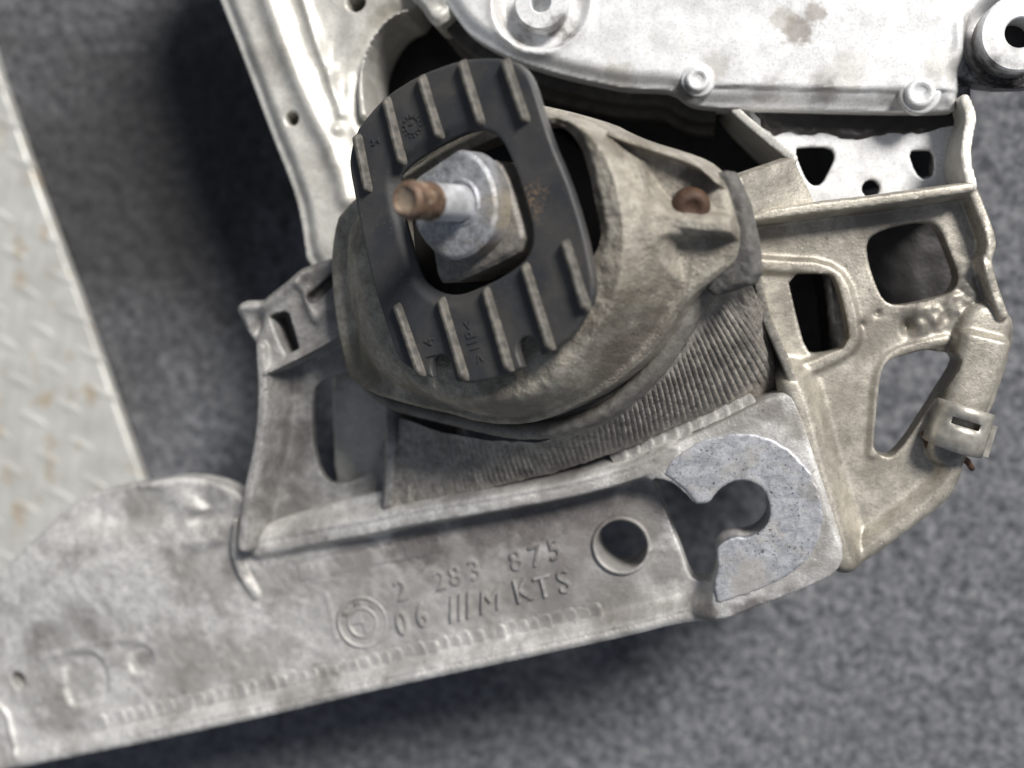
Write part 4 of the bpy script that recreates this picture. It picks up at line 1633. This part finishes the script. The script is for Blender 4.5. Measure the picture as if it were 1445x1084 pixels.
def side_lug():
    p = PL([(560, -40), (575, -5), (592, 8), (600, 24), (615, 38), (628, 30), (640, 18), (646, -40)], 58)

    def fn(X, Y, Z):
        d = sdf_poly(X, Y, p, 1)
        top = 58 + 1.3 * vnoise(X, Y, 4, 5) - 2.5 * ss(-3, 0, d)
        return relief(top, top * 0 + 30, d, Z)
    b2 = bounds(p, 3)
    field_part("edge_lug", M_alu_rail, pan, (b2[0], b2[1], (28, 62)), .9, fn)


side_lug()


# ================================================================== SPRING CLIP on the post
def clip():
    base = Sp(1348, 640, 6)
    t = thing("spring_clip", "small bent spring steel clip pushed over the end of the rounded post", "clip", base)
    ax0, ax1 = Sp(1366, 574, 9), Sp(1347, 628, 9)
    d = (ax1 - ax0)
    Lc = np.linalg.norm(d)
    d = d / Lc
    s = np.cross(d, [0, 0, 1.0])
    s /= np.linalg.norm(s)
    up = np.cross(s, d)
    if up[2] < 0:
        up = -up
    rr = 10.6
    bm = bmesh.new()
    n, m = 22, 7
    grid = []
    for j in range(m):
        row = []
        for i in range(n):
            a = math.radians(-35 + 250 * i / (n - 1))
            k = j / (m - 1)
            L = Lc * k + (2.5 * math.sin(math.pi * i / (n - 1)) if j == m - 1 else 0)
            p = ax0 + d * L + s * math.cos(a) * rr * (1.0 + .06 * k) + up * (math.sin(a) * rr * .92 - 3.0)
            row.append(bm.verts.new(Vector(p) * MM))
        grid.append(row)
    for j in range(m - 1):
        for i in range(n - 1):
            if j == 2 and 8 <= i <= 12:
                continue
            bm.faces.new((grid[j][i], grid[j][i + 1], grid[j + 1][i + 1], grid[j + 1][i]))
    me = bpy.data.meshes.new("clip_band")
    bm.to_mesh(me)
    bm.free()
    for f_ in me.polygons:
        f_.use_smooth = True
    o = link("clip_band", me, M_clip, t)
    md = o.modifiers.new("thick", 'SOLIDIFY')
    md.thickness = .0011
    md.offset = 0
    # turned-up tongue along the right side and rusty lower hook
    q = [ax0 + d * Lc * .35 - s * 0 + up * 2, ax0, ax0, ax0]
    sgn = 1 if (R.T @ s)[0] > 0 else -1
    e0 = ax0 + d * Lc * .25 + s * sgn * rr * 1.02 + up * 1
    e1 = ax0 + d * Lc * 1.05 + s * sgn * rr * 1.05 + up * 1
    face_part("clip_wing", M_clip, [e0, e1, e1 + s * sgn * 2.6 + up * -2, e0 + s * sgn * 2.4 + up * -2], 1.0, t, 6, rough_amp=0)
    h0 = Sp(1306, 612, 2)
    pth = [Sp(1304, 610, 4), Sp(1310, 630, 2), Sp(1330, 640, 0), Sp(1352, 642, 0), Sp(1366, 652, 0), Sp(1372, 662, -3)]
    v_, f_ = tube_verts(pth, [1.3, 1.5, 1.5, 1.5, 1.4, 1.1], 10)
    link("clip_hook", py_mesh("clip_hook", v_, f_), M_rust, t, label="rusty lower hook")


clip()


# ================================================================== TREAD PLATE
TP = [(-160, -300), (-34, 0), (0, 112), (55, 270), (110, 420), (197, 669), (260, 850), (-420, 1050), (-420, -300)]
tp = thing("tread_plate", "pale worn aluminium tread plate lying on the carpet at the far left", "tread plate", P(60, 500, FZ))
TPZ = FZ + 8.0


def plate_slab(X, Y, Z):
    d = sdf_poly(X, Y, PL(TP, TPZ), 0)
    top = TPZ + .12 * vnoise(X, Y, 25, 7) + 0 * d
    return relief(top, top * 0 + FZ + .2, d, Z)


_b = bounds(PL([(-200, 0), (-34, 0), (260, 850), (-120, 1000)], TPZ), 4)
field_part("plate_sheet", M_tread, tp, (_b[0], _b[1], (FZ - 2, TPZ + 2)), 1.0, plate_slab)


def lozenge_mesh():
    vs_, fs = [], []
    n, m = 16, 4
    for i in range(m + 1):
        t = i / m
        r = math.cos(t * math.pi / 2 * .97)
        for k in range(n):
            a = 2 * math.pi * k / n
            x = r * math.copysign(abs(math.cos(a)) ** 1.3, math.cos(a))
            vs_.append((10.5 * x, 2.6 * r * math.sin(a), 0.5 * math.sin(t * math.pi / 2) - .1))
    for i in range(m):
        for k in range(n):
            fs.append((i * n + k, i * n + (k + 1) % n, (i + 1) * n + (k + 1) % n, (i + 1) * n + k))
    fs.append(tuple(range(m * n, (m + 1) * n)))
    return py_mesh("tread_lozenge", vs_, fs)


LOZ = lozenge_mesh()
LOZ.materials.append(M_tread)
tpw = PL(TP, TPZ)
e = tpw[4] - tpw[2]
e /= np.linalg.norm(e)
ang0 = math.atan2(e[1], e[0])
nrm = np.array([e[1], -e[0]])
if nrm[0] > 0:
    nrm = -nrm
for i in range(-9, 34):
    for j in range(0, 14):
        if (i + j) % 2:
            continue
        c = tpw[2] + e * (i * 11.5) + nrm * (5.5 + j * 11.5)
        q = R.T @ (np.array([c[0], c[1], TPZ]) - CAM)
        px, py = CX - F * q[0] / q[2], CY + F * q[1] / q[2]
        if px < -60 or py < -60 or py > 860:
            continue
        if sdf_poly(np.array([[c[0]]]), np.array([[c[1]]]), tpw, 0)[0, 0] > -5:
            continue
        o = link("tread_lozenge", LOZ, None, tp)
        o.location = Vector((c[0], c[1], TPZ)) * MM - world_loc(tp)
        o.rotation_euler = (0, 0, ang0 + (math.radians(45) if (i % 2 == 0) else math.radians(-45)) + random.uniform(-.05, .05))
